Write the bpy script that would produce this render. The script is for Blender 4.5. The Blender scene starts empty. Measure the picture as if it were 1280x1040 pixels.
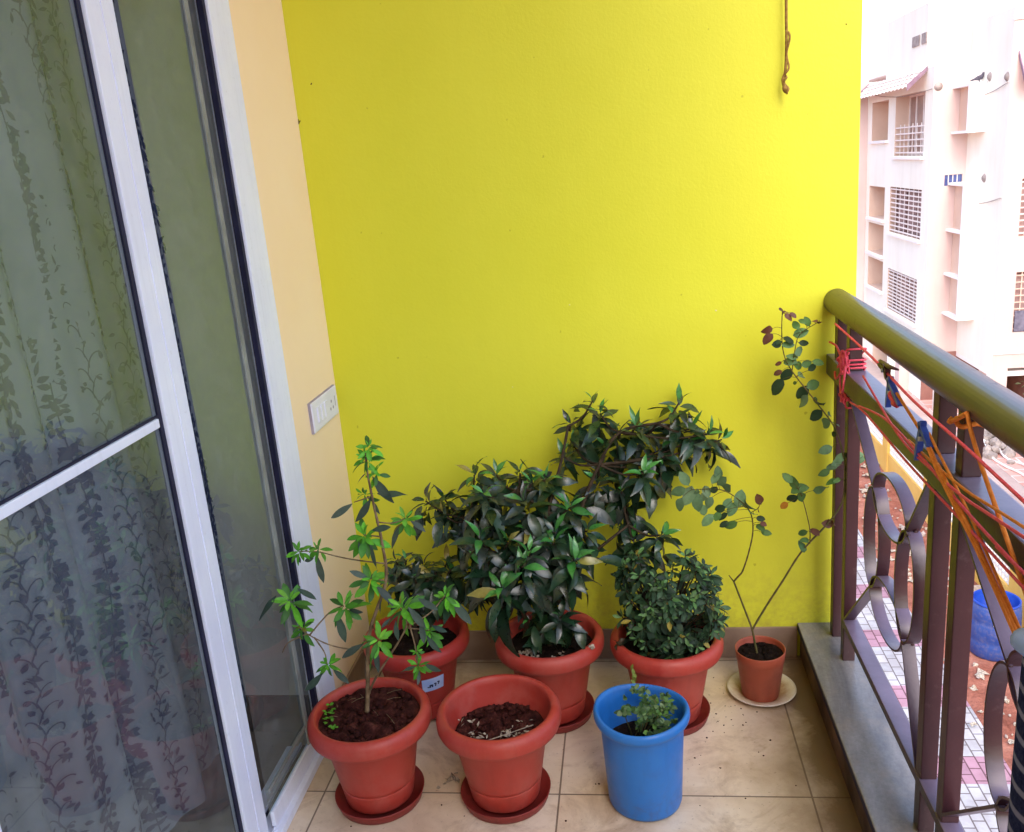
import bpy, bmesh, math, random
from mathutils import Vector, Matrix, noise
random.seed(11)
S = bpy.context.scene
C = S.collection
PI = math.pi
G = -6.5                      # street level; the balcony floor is z = 0

# ------------------------------------------------------------------ materials
def srgb(r, g, b):
    f = lambda c: (c/255/12.92) if c/255 <= .04045 else ((c/255+.055)/1.055)**2.4
    return (f(r), f(g), f(b), 1)

class NT:
    def __init__(s, name):
        s.m = bpy.data.materials.new(name); s.m.use_nodes = True
        s.t = s.m.node_tree; s.t.nodes.clear()
        s.out = s.t.nodes.new('ShaderNodeOutputMaterial')
    def n(s, typ, **kw):
        nd = s.t.nodes.new('ShaderNode'+typ)
        for k, v in kw.items():
            if k.startswith('_'): setattr(nd, k[1:], v)
            else:
                key = int(k[1:]) if k[0] == 'i' and k[1:].isdigit() else k.replace('__', ' ')
                if hasattr(v, 'is_linked') or hasattr(v, 'links'): s.t.links.new(v, nd.inputs[key])
                else: nd.inputs[key].default_value = v
        return nd
    def pos(s, scale=(1, 1, 1), loc=(0, 0, 0), obj=True):
        tc = s.n('TexCoord')
        mp = s.n('Mapping', Vector=tc.outputs['Object'], Scale=scale, Location=loc)
        return mp.outputs[0]
    def noise(s, v, scale, detail=4, rough=.55, dist=0.0):
        return s.n('TexNoise', Vector=v, Scale=scale, Detail=detail, Roughness=rough, Distortion=dist).outputs['Fac']
    def ramp(s, f, stops):
        r = s.n('ValToRGB', Fac=f); e = r.color_ramp.elements
        while len(e) < len(stops): e.new(.5)
        for el, (p, c) in zip(e, stops):
            el.position = p; el.color = c if len(c) == 4 else (*c, 1)
        return r.outputs['Color']
    def mix(s, f, a, b, mode='MIX'):
        m = s.t.nodes.new('ShaderNodeMix'); m.data_type = 'RGBA'; m.blend_type = mode
        for i, v in ((0, f), (6, a), (7, b)):
            if hasattr(v, 'links'): s.t.links.new(v, m.inputs[i])
            else: m.inputs[i].default_value = v
        return m.outputs[2]
    def math(s, op, a, b=0.0, c=None):
        m = s.t.nodes.new('ShaderNodeMath'); m.operation = op
        for i, v in enumerate((a, b, c)):
            if v is None: continue
            if hasattr(v, 'links'): s.t.links.new(v, m.inputs[i])
            else: m.inputs[i].default_value = v
        return m.outputs[0]
    def bump(s, h, strength=.2, dist=.01):
        return s.n('Bump', Height=h, Strength=strength, Distance=dist).outputs[0]
    def bsdf(s, color, rough=.6, spec=.4, normal=None, metal=0.0, **kw):
        p = s.n('BsdfPrincipled')
        for k, v in (('Base Color', color), ('Roughness', rough), ('Specular IOR Level', spec), ('Metallic', metal), *kw.items()):
            k = k.replace('__', ' ')
            if hasattr(v, 'links'): s.t.links.new(v, p.inputs[k])
            else: p.inputs[k].default_value = v
        if normal is not None: s.t.links.new(normal, p.inputs['Normal'])
        s.t.links.new(p.outputs[0], s.out.inputs[0]); return p

def mottled(name, c1, c2, scale=3.0, rough=.7, spec=.3, bump=.15, bscale=60, bdist=.003, detail=5, lo=.35, hi=.65, roughvar=.0, streak=0):
    t = NT(name); v = t.pos()
    f = t.noise(v, scale, detail)
    col = t.ramp(f, [(lo, c1), (hi, c2)])
    if streak:
        k = t.ramp(t.noise(t.pos((1.3, 1.3, .22)), 1.0, 6, .65), [(.46, (1, 1, 1, 1)), (.74, (.70, .68, .66, 1))])
        col = t.mix(streak, col, k, 'MULTIPLY')
    nb = t.noise(v, bscale, 4)
    r = rough
    if roughvar: r = t.math('MULTIPLY_ADD', f, roughvar, rough-roughvar/2)
    t.bsdf(col, r, spec, t.bump(nb, bump, bdist))
    return t.m

M = {}
def yellow_paint():
    t = NT('yellow_paint'); v = t.pos()
    f = t.noise(v, 1.3, 6, .6); roll = t.noise(t.pos((34, 34, 2.2)), 1.0, 4, .6)
    col = t.ramp(f, [(.3, srgb(211, 212, 50)), (.7, srgb(219, 219, 62))])
    col = t.mix(.07, col, t.ramp(roll, [(.3, (.8, .8, .8, 1)), (.7, (1, 1, 1, 1))]), 'MULTIPLY')
    sp = t.noise(t.pos((1, 1, 1), (3, 1, 2)), 48, 2, .4)
    spots = t.ramp(sp, [(.755, (1, 1, 1, 1)), (.78, (.42, .38, .22, 1))])
    col = t.mix(.45, col, spots, 'MULTIPLY')
    z = t.n('SeparateXYZ', Vector=v).outputs[2]
    low = t.n('MapRange', Value=z, i1=.34, i2=.10, i3=0.0, i4=1.0).outputs[0]
    splash = t.math('MULTIPLY', low, t.ramp(t.noise(v, 22, 6, .75), [(.42, (0, 0, 0, 1)), (.7, (.6, .6, .6, 1))]))
    col = t.mix(splash, col, srgb(158, 138, 66))
    h = t.math('ADD', t.noise(v, 9, 5), t.math('ADD', t.math('MULTIPLY', t.noise(v, 120, 3), .3), t.math('MULTIPLY', roll, .12)))
    t.bsdf(col, .5, .3, t.bump(h, .16, .009))
    return t.m
M['yellow'] = yellow_paint()
M['peach'] = mottled('peach_paint', srgb(250, 222, 178), srgb(252, 227, 188), 2.2, .6, .3, .2, 14, .01)
M['ceiling'] = mottled('ceiling_white', srgb(225, 222, 214), srgb(235, 232, 226), 1.5, .8, .2, .1)
M['skirt'] = mottled('skirting_tile', srgb(128, 106, 92), srgb(160, 136, 118), 7, .4, .4, .1, 40, .002)
def tile_floor():
    t = NT('floor_tile'); v = t.pos()
    sx = t.n('SeparateXYZ', Vector=v)
    def joint(o, off, w=.0022):
        a = t.math('ADD', o, off+6.0); a = t.math('DIVIDE', a, .6); fr = t.math('FRACT', a)
        d = t.math('ABSOLUTE', t.math('SUBTRACT', fr, .5))
        return t.math('GREATER_THAN', d, .5-w/.6), t.math('FLOOR', a)
    jx, cx = joint(sx.outputs[0], -.044); jy, cy = joint(sx.outputs[1], .024)
    j = t.math('MAXIMUM', jx, jy)
    cell = t.n('CombineXYZ', X=cx, Y=cy)
    wn = t.n('TexWhiteNoise', Vector=cell.outputs[0])
    off = t.n('VectorMath', _operation='MULTIPLY_ADD', i0=wn.outputs['Color'], i1=(9, 9, 9), i2=v)
    a = t.noise(off.outputs[0], 3.2, 7, .6, .6); b = t.noise(off.outputs[0], 11, 6, .7, 1.0)
    col = t.ramp(a, [(.28, srgb(204, 180, 152)), (.5, srgb(228, 208, 182)), (.74, srgb(238, 224, 204))])
    vein = t.ramp(b, [(.38, srgb(168, 136, 100)), (.52, (1, 1, 1, 1))])
    col = t.mix(.16, col, vein, 'MULTIPLY')
    # brown dirt: heavy beside the ledge, thin in blotches elsewhere
    near = t.n('MapRange', Value=sx.outputs[0], i1=1.06, i2=1.31, i3=0.0, i4=1.0).outputs[0]
    near2 = t.n('MapRange', Value=sx.outputs[1], i1=-.13, i2=-.01, i3=0.0, i4=.7).outputs[0]
    near = t.math('MAXIMUM', near, near2)
    dn = t.noise(v, 7, 6, .7, .4)
    dirt = t.math('MULTIPLY', t.math('POWER', near, 1.4), t.math('MULTIPLY_ADD', dn, 1.5, .28))
    dirt = t.math('MINIMUM', dirt, .88)
    col = t.mix(dirt, col, srgb(92, 66, 40))
    blot = t.ramp(t.noise(v, 5.2, 7, .72, .8), [(.53, (0, 0, 0, 1)), (.74, (.6, .6, .6, 1))])
    col = t.mix(blot, col, srgb(140, 102, 66))
    fine = t.ramp(t.noise(v, 85, 4, .7), [(.62, (0, 0, 0, 1)), (.72, (.55, .55, .55, 1))])
    col = t.mix(fine, col, srgb(112, 80, 56))
    col = t.mix(t.math('MULTIPLY', j, .8), col, srgb(88, 66, 50))
    r = t.math('MULTIPLY_ADD', a, .25, .22)
    h = t.math('SUBTRACT', t.math('MULTIPLY', t.noise(v, 30, 3), .15), j)
    t.bsdf(col, r, .45, t.bump(h, .25, .003))
    return t.m
M['tile'] = tile_floor()
def ledge_stone():
    t = NT('ledge_granite'); v = t.pos((1, .35, 1))
    a = t.noise(v, 5, 6, .65, .8); b = t.noise(t.pos(), 120, 3, .7)
    col = t.ramp(a, [(.3, srgb(92, 88, 90)), (.52, srgb(138, 134, 134)), (.75, srgb(172, 168, 168))])
    col = t.mix(.35, col, t.ramp(b, [(.35, (.5, .5, .5, 1)), (.65, (1, 1, 1, 1))]), 'MULTIPLY')
    dust = t.ramp(t.noise(t.pos(), 9, 6, .7), [(.5, (0, 0, 0, 1)), (.72, (.5, .5, .5, 1))])
    col = t.mix(dust, col, srgb(158, 142, 126))
    t.bsdf(col, t.math('MULTIPLY_ADD', a, .3, .06), .65, t.bump(b, .04, .002))
    return t.m
M['ledge'] = ledge_stone()
M['ledge_riser'] = mottled('ledge_riser', srgb(70, 52, 38), srgb(122, 98, 76), 9, .6, .3, .2, 40, .003)
def upvc():
    t = NT('white_frame'); v = t.pos(); f = t.noise(v, 5, 5)
    col = t.ramp(f, [(.35, srgb(226, 231, 252)), (.65, srgb(236, 241, 255))])
    g = t.ramp(t.noise(t.pos((60, 60, 3)), 1.0, 6, .7), [(.5, (1, 1, 1, 1)), (.74, (.70, .69, .70, 1))])
    col = t.mix(.25, col, g, 'MULTIPLY')
    d = t.ramp(t.noise(v, 70, 5, .75), [(.6, (1, 1, 1, 1)), (.74, (.55, .52, .5, 1))])
    col = t.mix(.35, col, d, 'MULTIPLY')
    t.bsdf(col, t.math('MULTIPLY_ADD', f, .2, .32), .45, t.bump(f, .05, .002)); return t.m
M['upvc'] = upvc()
M['rubber'] = mottled('dark_gasket', srgb(22, 22, 46), srgb(34, 34, 62), 20, .6, .3, .1)
M['bead'] = mottled('grey_bead', srgb(120, 124, 122), srgb(146, 150, 148), 12, .45, .4, .05)
def glass():
    t = NT('door_glass')
    tr = t.n('BsdfTransparent', Color=(.84, .90, .90, 1))
    dn = t.noise(t.pos(), 26, 6, .7)
    gl = t.n('BsdfGlossy', Color=(.60, .84, .95, 1), Roughness=.02)
    lw = t.n('LayerWeight', Blend=.5)                 # facing is 0 head-on, 1 at grazing, from either side of the pane
    f = t.math('MULTIPLY_ADD', t.math('POWER', lw.outputs['Facing'], 4.0), .9, .115)
    m = t.n('MixShader', i0=f, i1=tr.outputs[0], i2=gl.outputs[0])
    dust = t.n('BsdfDiffuse', Color=(.56, .57, .60, 1))
    df = t.math('MULTIPLY', t.ramp(dn, [(.35, (.3, .3, .3, 1)), (.8, (1, 1, 1, 1))]), .15)
    m2 = t.n('MixShader', i0=df, i1=m.outputs[0], i2=dust.outputs[0])
    t.t.links.new(m2.outputs[0], t.out.inputs[0])
    return t.m
M['glass'] = glass()
def cloth(name, c1, c2, weave=500):
    t = NT(name); v = t.pos(); f = t.noise(v, 4, 4)
    col = t.ramp(f, [(.3, c1), (.7, c2)])
    p = t.bsdf(col, .9, .15, t.bump(t.noise(v, weave, 2), .2, .001))
    return t.m
M['curtain'] = cloth('curtain_cloth', srgb(112, 117, 128), srgb(132, 136, 146))
M['curtain_print'] = cloth('curtain_print', srgb(52, 58, 82), srgb(68, 73, 97))
M['room_wall'] = mottled('room_wall_paint', srgb(186, 184, 184), srgb(200, 198, 196), 1.5, .8, .2, .1)
M['room_skirt'] = mottled('room_skirting', srgb(96, 84, 80), srgb(116, 104, 98), 6, .5, .4, .1)
M['room_floor'] = mottled('room_floor_tile', srgb(120, 108, 100), srgb(150, 138, 128), 3, .35, .4, .05)
M['switch'] = mottled('switch_plastic', srgb(226, 226, 240), srgb(236, 236, 246), 9, .35, .5, .02)
M['switch_gap'] = mottled('switch_gap', srgb(150, 142, 160), srgb(176, 168, 180), 9, .6, .3, .02)
def plastic(name, c1, c2, dustc, rough=.42, dust=.25):
    t = NT(name); oi = t.n('ObjectInfo')
    v = t.n('VectorMath', _operation='ADD', i0=t.pos(), i1=oi.outputs['Location']).outputs[0]; f = t.noise(v, 6, 5, .6)
    col = t.ramp(f, [(.3, c1), (.7, c2)])
    d = t.ramp(t.noise(v, 17, 6, .72), [(.46, (0, 0, 0, 1)), (.8, (1, 1, 1, 1))])
    col = t.mix(t.math('MULTIPLY', d, dust), col, dustc)
    z = t.n('SeparateXYZ', Vector=t.pos()).outputs[2]
    lowz = t.n('MapRange', Value=z, i1=.11, i2=.015, i3=0.0, i4=1.0).outputs[0]
    sm = t.math('MULTIPLY', t.math('ADD', lowz, .35), t.ramp(t.noise(v, 12, 7, .72, .6), [(.5, (0, 0, 0, 1)), (.72, (.7, .7, .7, 1))]))
    col = t.mix(t.math('MULTIPLY', sm, .55), col, srgb(92, 52, 42))
    st = t.ramp(t.noise(t.n('VectorMath', _operation='MULTIPLY', i0=v, i1=(30, 30, 3.5)).outputs[0], 1.0, 4, .6), [(.55, (1, 1, 1, 1)), (.75, (.80, .78, .78, 1))])
    col = t.mix(.7, col, st, 'MULTIPLY')
    r = t.math('MULTIPLY_ADD', d, .3, rough)
    h = t.math('ADD', t.noise(v, 220, 2), t.math('MULTIPLY', t.noise(v, 40, 4), .6))
    t.bsdf(col, r, .45, t.bump(h, .10, .0015))
    return t.m
M['pot'] = plastic('terracotta_plastic', srgb(166, 52, 42), srgb(180, 66, 54), srgb(196, 134, 120), .42)
M['pot_deep'] = plastic('terracotta_plastic_deep', srgb(160, 44, 40), srgb(174, 56, 48), srgb(170, 104, 96), .42, .2)
M['pot_small'] = plastic('small_pot_plastic', srgb(150, 66, 46), srgb(168, 82, 58), srgb(150, 110, 90), .5, .35)
M['saucer'] = plastic('saucer_plastic', srgb(128, 36, 34), srgb(146, 48, 42), srgb(110, 70, 60), .5, .35)
M['blue'] = plastic('blue_plastic', srgb(28, 104, 188), srgb(40, 118, 200), srgb(92, 140, 190), .36, .2)
M['drum_blue'] = plastic('drum_blue_plastic', srgb(24, 52, 118), srgb(40, 70, 134), srgb(120, 104, 112), .5, .6)
M['drum_inside'] = plastic('drum_inside_blue', srgb(16, 54, 150), srgb(24, 66, 166), srgb(60, 110, 200), .4, .2)
def plate_mat():
    t = NT('stained_plate'); v = t.pos(); s = t.n('SeparateXYZ', Vector=v)
    r = t.math('SQRT', t.math('ADD', t.math('POWER', s.outputs[0], 2.0), t.math('POWER', s.outputs[1], 2.0)))
    n = t.noise(v, 30, 5, .7)
    k = t.math('MULTIPLY_ADD', n, .05, r)
    col = t.ramp(t.math('MULTIPLY', k, 8.0), [(.52, srgb(120, 80, 50)), (.68, srgb(168, 128, 92)), (.84, srgb(214, 198, 172)), (.97, srgb(226, 218, 204))])
    t.bsdf(col, .4, .5); return t.m
M['plate'] = plate_mat()
def soil(name, c1, c2, c3):
    t = NT(name); v = t.pos()
    a = t.noise(v, 45, 6, .7); b = t.noise(v, 170, 4, .7)
    col = t.ramp(a, [(.3, c1), (.55, c2), (.8, c3)])
    t.bsdf(col, .95, .1, t.bump(t.math('ADD', a, t.math('MULTIPLY', b, .5)), .9, .01)); return t.m
M['soil_red'] = soil('red_soil', srgb(34, 16, 16), srgb(72, 36, 32), srgb(118, 70, 60))
M['soil_dark'] = soil('dark_soil', srgb(18, 14, 12), srgb(38, 28, 24), srgb(70, 56, 48))
M['litter'] = mottled('dry_litter', srgb(120, 104, 90), srgb(196, 184, 168), 60, .9, .1, .1)
M['bark'] = mottled('bark', srgb(96, 78, 56), srgb(140, 118, 92), 40, .85, .15, .4, 120, .002)
M['bark_green'] = mottled('young_bark', srgb(70, 74, 40), srgb(104, 92, 56), 40, .7, .2, .3, 120, .002)
M['bark_dark'] = mottled('dark_bark', srgb(44, 36, 28), srgb(70, 58, 44), 40, .85, .15, .4, 120, .002)
def leafmat(name, rough=.34, spec=.5, trans=.12):
    t = NT(name)
    at = t.n('VertexColor', _layer_name='Col')
    v = t.pos(); n = t.noise(v, 90, 4, .6)
    col = t.mix(.45, at.outputs['Color'], t.ramp(n, [(.3, (.55, .55, .55, 1)), (.7, (1.25, 1.25, 1.25, 1))]), 'MULTIPLY')
    p = t.bsdf(col, t.math('MULTIPLY_ADD', n, .25, rough-.1), spec, t.bump(n, .25, .002))
    tl = t.n('BsdfTranslucent', Color=col)
    m = t.n('MixShader', i0=trans, i1=p.outputs[0], i2=tl.outputs[0])
    t.t.links.new(m.outputs[0], t.out.inputs[0])
    return t.m
M['leaf_gloss'] = leafmat('glossy_leaf', .28, .75, .08)
M['leaf_soft'] = leafmat('soft_leaf', .5, .4, .25)
M['leaf_far'] = leafmat('distant_leaf', .6, .3, .2)
def railpaint(name, c1, c2, worn, dz=.35):
    t = NT(name); v = t.pos(); f = t.noise(v, 5, 6, .65)
    col = t.ramp(f, [(.3, c1), (.7, c2)])
    d = t.ramp(t.noise(v, 26, 7, .75), [(.58, (0, 0, 0, 1)), (.75, (1, 1, 1, 1))])
    col = t.mix(t.math('MULTIPLY', d, .35), col, worn)
    up = t.n('SeparateXYZ', Vector=t.n('NewGeometry').outputs['Normal']).outputs[2]      # lilac sky sheen painted into the colour of what faces up
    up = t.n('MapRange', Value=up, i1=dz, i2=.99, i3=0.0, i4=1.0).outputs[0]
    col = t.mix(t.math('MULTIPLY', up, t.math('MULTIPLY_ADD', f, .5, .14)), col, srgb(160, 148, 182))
    t.bsdf(col, t.math('MULTIPLY_ADD', d, .25, .33), .5, t.bump(t.math('ADD', t.noise(v, 70, 4), t.math('MULTIPLY', t.noise(v, 11, 3), .8)), .16, .003)); return t.m
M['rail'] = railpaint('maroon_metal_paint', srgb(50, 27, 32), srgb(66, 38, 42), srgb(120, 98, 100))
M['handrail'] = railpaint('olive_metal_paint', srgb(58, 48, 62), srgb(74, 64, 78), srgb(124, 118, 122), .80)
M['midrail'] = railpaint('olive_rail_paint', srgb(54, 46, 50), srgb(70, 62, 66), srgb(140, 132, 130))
M['pink_rope'] = mottled('pink_cord', srgb(220, 70, 92), srgb(236, 96, 112), 90, .6, .3, .4, 400, .001)
M['orange_rope'] = mottled('orange_rope', srgb(214, 124, 44), srgb(232, 146, 66), 90, .7, .25, .5, 400, .002)
M['twine'] = mottled('brown_twine', srgb(120, 92, 44), srgb(160, 126, 72), 120, .9, .1, .5, 500, .002)
M['peg_blue'] = mottled('peg_blue', srgb(40, 66, 150), srgb(56, 86, 176), 60, .4, .5, .1)
M['peg_red'] = mottled('peg_red', srgb(200, 40, 70), srgb(220, 60, 84), 60, .5, .4, .1)
M['peg_black'] = mottled('peg_maroon', srgb(52, 20, 34), srgb(72, 34, 46), 60, .4, .5, .1)
M['steel'] = mottled('spring_steel', srgb(130, 130, 136), srgb(168, 168, 172), 60, .4, .5, .1)
def towel_mat():
    t = NT('striped_towel'); v = t.pos(); s = t.n('SeparateXYZ', Vector=v)
    k = t.math('FRACT', t.math('MULTIPLY', t.math('ADD', s.outputs[2], t.math('MULTIPLY', t.noise(v, 9, 2), .008)), 28.0))
    st = t.ramp(k, [(.60, (0, 0, 0, 1)), (.66, (1, 1, 1, 1)), (.86, (1, 1, 1, 1)), (.93, (0, 0, 0, 1))])
    n = t.noise(v, 160, 3, .7)
    base = t.ramp(n, [(.3, srgb(38, 44, 74)), (.7, srgb(74, 80, 110))])
    col = t.mix(t.math('MULTIPLY', st, .8), base, srgb(166, 164, 168))
    t.bsdf(col, .95, .1, t.bump(n, .5, .003)); return t.m
M['towel'] = towel_mat()
M['towel_top'] = cloth('pale_blue_cloth', srgb(150, 176, 226), srgb(176, 196, 236))
M['sticker'] = mottled('sticker_paper', srgb(150, 180, 236), srgb(182, 200, 240), 30, .5, .4, .02)
M['ink'] = mottled('sticker_ink', srgb(20, 24, 70), srgb(34, 40, 90), 30, .6, .3, .02)
M['chip'] = mottled('plaster_chip', srgb(190, 186, 150), srgb(214, 208, 180), 200, .9, .1, .1)
M['scuff'] = mottled('dark_scuff', srgb(96, 88, 36), srgb(120, 110, 50), 200, .9, .1, .1)
# outdoors
M['facade'] = mottled('white_facade', srgb(240, 235, 220), srgb(246, 242, 230), .5, .85, .2, .15, 12, .01, streak=.3)
M['facade_shaded'] = mottled('shaded_facade', srgb(212, 186, 178), srgb(220, 196, 188), .5, .85, .2, .15, 12, .01, streak=.3)  # shaded copy of the white facade, its pinkish shade put into the colour
M['facade_trim'] = mottled('facade_trim', srgb(238, 235, 232), srgb(244, 241, 238), .8, .8, .2, .1)
M['recess'] = mottled('recess_paint', srgb(206, 178, 160), srgb(220, 196, 178), .7, .85, .2, .1)
M['stilt'] = mottled('stilt_wall', srgb(140, 98, 90), srgb(168, 124, 112), 1.2, .85, .2, .2)
M['dark_glass'] = mottled('window_glass', srgb(140, 112, 104), srgb(170, 142, 132), 1.5, .2, .5, .02)
M['void'] = mottled('dark_opening', srgb(150, 122, 118), srgb(176, 148, 142), 1.5, .8, .2, .05)
M['blue_glass'] = mottled('blue_window_glass', srgb(60, 72, 130), srgb(90, 104, 156), 4, .2, .5, .02)
M['grille'] = mottled('white_grille', srgb(226, 214, 208), srgb(238, 228, 222), 4, .6, .3, .05)
M['brown_frame'] = mottled('brown_frame', srgb(110, 80, 74), srgb(136, 102, 92), 4, .6, .3, .05)
M['roof_tile'] = mottled('canopy_tile', srgb(214, 196, 190), srgb(228, 212, 204), 3, .8, .2, .1)
M['roof_edge'] = mottled('canopy_gable', srgb(120, 96, 112), srgb(150, 124, 138), 3, .8, .2, .1)
M['vent'] = mottled('vent_cap', srgb(140, 128, 124), srgb(170, 156, 150), 6, .7, .2, .1)
def paver():
    t = NT('paver_blocks'); v = t.pos()
    sw = t.n('Mapping', Vector=v, Rotation=(0, 0, PI/2))
    br = t.n('TexBrick', Vector=sw.outputs[0], Color1=srgb(164, 164, 170), Color2=srgb(184, 183, 188), Mortar=srgb(112, 104, 106), Scale=1.0)
    br.inputs['Mortar Size'].default_value = .010; br.inputs['Brick Width'].default_value = .24
    br.inputs['Row Height'].default_value = .15; br.inputs['Bias'].default_value = 0
    s = t.n('SeparateXYZ', Vector=v)
    k = t.math('FRACT', t.math('DIVIDE', t.math('SUBTRACT', s.outputs[1], 7.62-13.2), 1.65))
    band = t.math('LESS_THAN', k, .33)
    pink = t.mix(1.0, br.outputs['Color'], srgb(240, 188, 204), 'MULTIPLY')
    col = t.mix(band, br.outputs['Color'], pink)
    d = t.ramp(t.noise(v, 2.2, 6, .7), [(.4, (.74, .70, .68, 1)), (.6, (1, 1, 1, 1))])
    col = t.mix(.8, col, d, 'MULTIPLY')
    t.bsdf(col, .85, .2, t.bump(br.outputs['Fac'], -.4, .01)); return t.m
M['paver'] = paver()
def earth():
    t = NT('red_earth'); v = t.pos()
    a = t.noise(v, 1.6, 7, .7); b = t.noise(v, 22, 5, .7)
    col = t.ramp(a, [(.3, srgb(124, 74, 62)), (.5, srgb(160, 102, 86)), (.72, srgb(184, 130, 112))])
    col = t.mix(.55, col, t.ramp(b, [(.3, (.45, .42, .42, 1)), (.6, (1, 1, 1, 1))]), 'MULTIPLY')
    t.bsdf(col, .95, .1, t.bump(b, .8, .03)); return t.m
M['earth'] = earth()
def road():
    t = NT('concrete_road'); v = t.pos()
    a = t.noise(v, .9, 7, .65); b = t.noise(v, 18, 5, .7)
    col = t.ramp(a, [(.3, srgb(178, 152, 144)), (.7, srgb(206, 184, 174))])
    col = t.mix(.3, col, t.ramp(b, [(.3, (.6, .6, .6, 1)), (.6, (1, 1, 1, 1))]), 'MULTIPLY')
    t.bsdf(col, .9, .15, t.bump(b, .3, .01)); return t.m
M['road'] = road()
def forecourt():
    t = NT('forecourt_tile'); v = t.pos()
    br = t.n('TexBrick', Vector=v, Color1=srgb(206, 150, 136), Color2=srgb(220, 170, 156), Mortar=srgb(236, 214, 206), Scale=1.0)
    br.inputs['Mortar Size'].default_value = .02; br.inputs['Brick Width'].default_value = 1.2; br.inputs['Row Height'].default_value = .42
    t.bsdf(br.outputs['Color'], .8, .2); return t.m
M['forecourt'] = forecourt()
M['compound'] = mottled('ochre_wall_paint', srgb(222, 172, 84), srgb(234, 188, 104), .9, .8, .2, .2, 14, .01, streak=.3)
M['lattice'] = mottled('white_lattice', srgb(230, 222, 212), srgb(240, 234, 226), 3, .8, .2, .1)
M['rubble'] = mottled('rubble', srgb(130, 118, 112), srgb(176, 162, 154), 5, .95, .1, .5, 20, .03)
M['hose'] = mottled('pale_hose', srgb(226, 220, 214), srgb(238, 232, 228), 5, .6, .3, .05)
M['pigeon'] = mottled('pigeon_feathers', srgb(70, 66, 78), srgb(104, 98, 108), 30, .8, .2, .1)
M['grey_cloth'] = mottled('grey_cloth', srgb(90, 88, 104), srgb(128, 124, 138), 6, .9, .1, .2)
M['brownmetal'] = M['brown_frame']

# ------------------------------------------------------------------ mesh helpers
class MB:
    """collects shapes into one bmesh and links them as one object"""
    def __init__(s): s.b = bmesh.new(); s.col = None
    def box(s, x0, x1, y0, y1, z0, z1, bev=0.0, mi=0, seg=2):
        t = bmesh.new(); bmesh.ops.create_cube(t, size=1)
        for v in t.verts: v.co = Vector(((x0+x1)/2+v.co.x*(x1-x0), (y0+y1)/2+v.co.y*(y1-y0), (z0+z1)/2+v.co.z*(z1-z0)))
        if bev: bmesh.ops.bevel(t, geom=t.edges[:], offset=bev, segments=seg, affect='EDGES', profile=.6)
        return s.merge(t, mi)
    def merge(s, t, mi=0, mat=None, smooth=None):
        if mat is not None: t.transform(mat)
        mp = {}
        for v in t.verts: mp[v] = s.b.verts.new(v.co)
        for f in t.faces:
            try:
                nf = s.b.faces.new([mp[v] for v in f.verts]); nf.material_index = mi
                nf.smooth = f.smooth if smooth is None else smooth
            except ValueError: pass
        t.free(); return s
    def tube(s, pts, r, n=8, mi=0, cap=True, twist=0.0):
        pts = [Vector(p) for p in pts]
        R = r if isinstance(r, (list, tuple)) else [r]*len(pts)
        rings = []; up = None
        for i, p in enumerate(pts):
            d = (pts[min(i+1, len(pts)-1)]-pts[max(i-1, 0)])
            if d.length < 1e-9: d = Vector((0, 0, 1))
            d.normalize()
            if up is None: up = d.orthogonal().normalized()
            up = (up-d*up.dot(d))
            up = up.normalized() if up.length > 1e-6 else d.orthogonal().normalized()
            q = d.cross(up)
            rings.append([s.b.verts.new(p+(up*math.cos(a)+q*math.sin(a))*R[i]) for a in [2*PI*k/n for k in range(n)]])
        for a, b in zip(rings, rings[1:]):
            for k in range(n):
                f = s.b.faces.new((a[k], a[(k+1) % n], b[(k+1) % n], b[k])); f.smooth = True; f.material_index = mi
        if cap:
            for rg, rev in ((rings[0], True), (rings[-1], False)):
                f = s.b.faces.new(rg[::-1] if rev else rg); f.material_index = mi
        return s
    def lathe(s, prof, n=64, c=(0, 0, 0), mi=0, wob=None, capb=False):
        rings = []
        for i, (r, z) in enumerate(prof):
            rg = []
            for k in range(n):
                a = 2*PI*k/n; rr = r
                if wob: rr, zz = wob(r, z, a)
                else: zz = z
                rg.append(s.b.verts.new((c[0]+rr*math.cos(a), c[1]+rr*math.sin(a), c[2]+zz)))
            rings.append(rg)
        for a, b in zip(rings, rings[1:]):
            for k in range(n):
                f = s.b.faces.new((a[k], a[(k+1) % n], b[(k+1) % n], b[k])); f.smooth = True; f.material_index = mi
        if capb:
            s.b.faces.new(rings[0][::-1]).material_index = mi
            s.b.faces.new(rings[-1]).material_index = mi
        return s
    def quad(s, *p, mi=0):
        f = s.b.faces.new([s.b.verts.new(q) for q in p]); f.material_index = mi; return f
    def build(s, name, mats, parent=None, smooth_angle=None, origin=None):
        me = bpy.data.meshes.new(name)
        if origin is not None:
            o_ = Vector(origin)
            for v in s.b.verts: v.co -= o_
        bmesh.ops.recalc_face_normals(s.b, faces=s.b.faces[:]) if s.col is None else None
        s.b.to_mesh(me); s.b.free()
        for m in (mats if isinstance(mats, (list, tuple)) else [mats]): me.materials.append(m)
        ob = bpy.data.objects.new(name, me); C.objects.link(ob)
        if origin is not None: ob.location = origin
        if parent is not None:
            ob.parent = parent
            # every Empty stands unrotated, so a child's world place is kept by subtracting the parents' places
            p, off = parent, Vector((0, 0, 0))
            while p is not None: off += p.location; p = p.parent
            ob.location = Vector(ob.location)-off
        return ob

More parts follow.
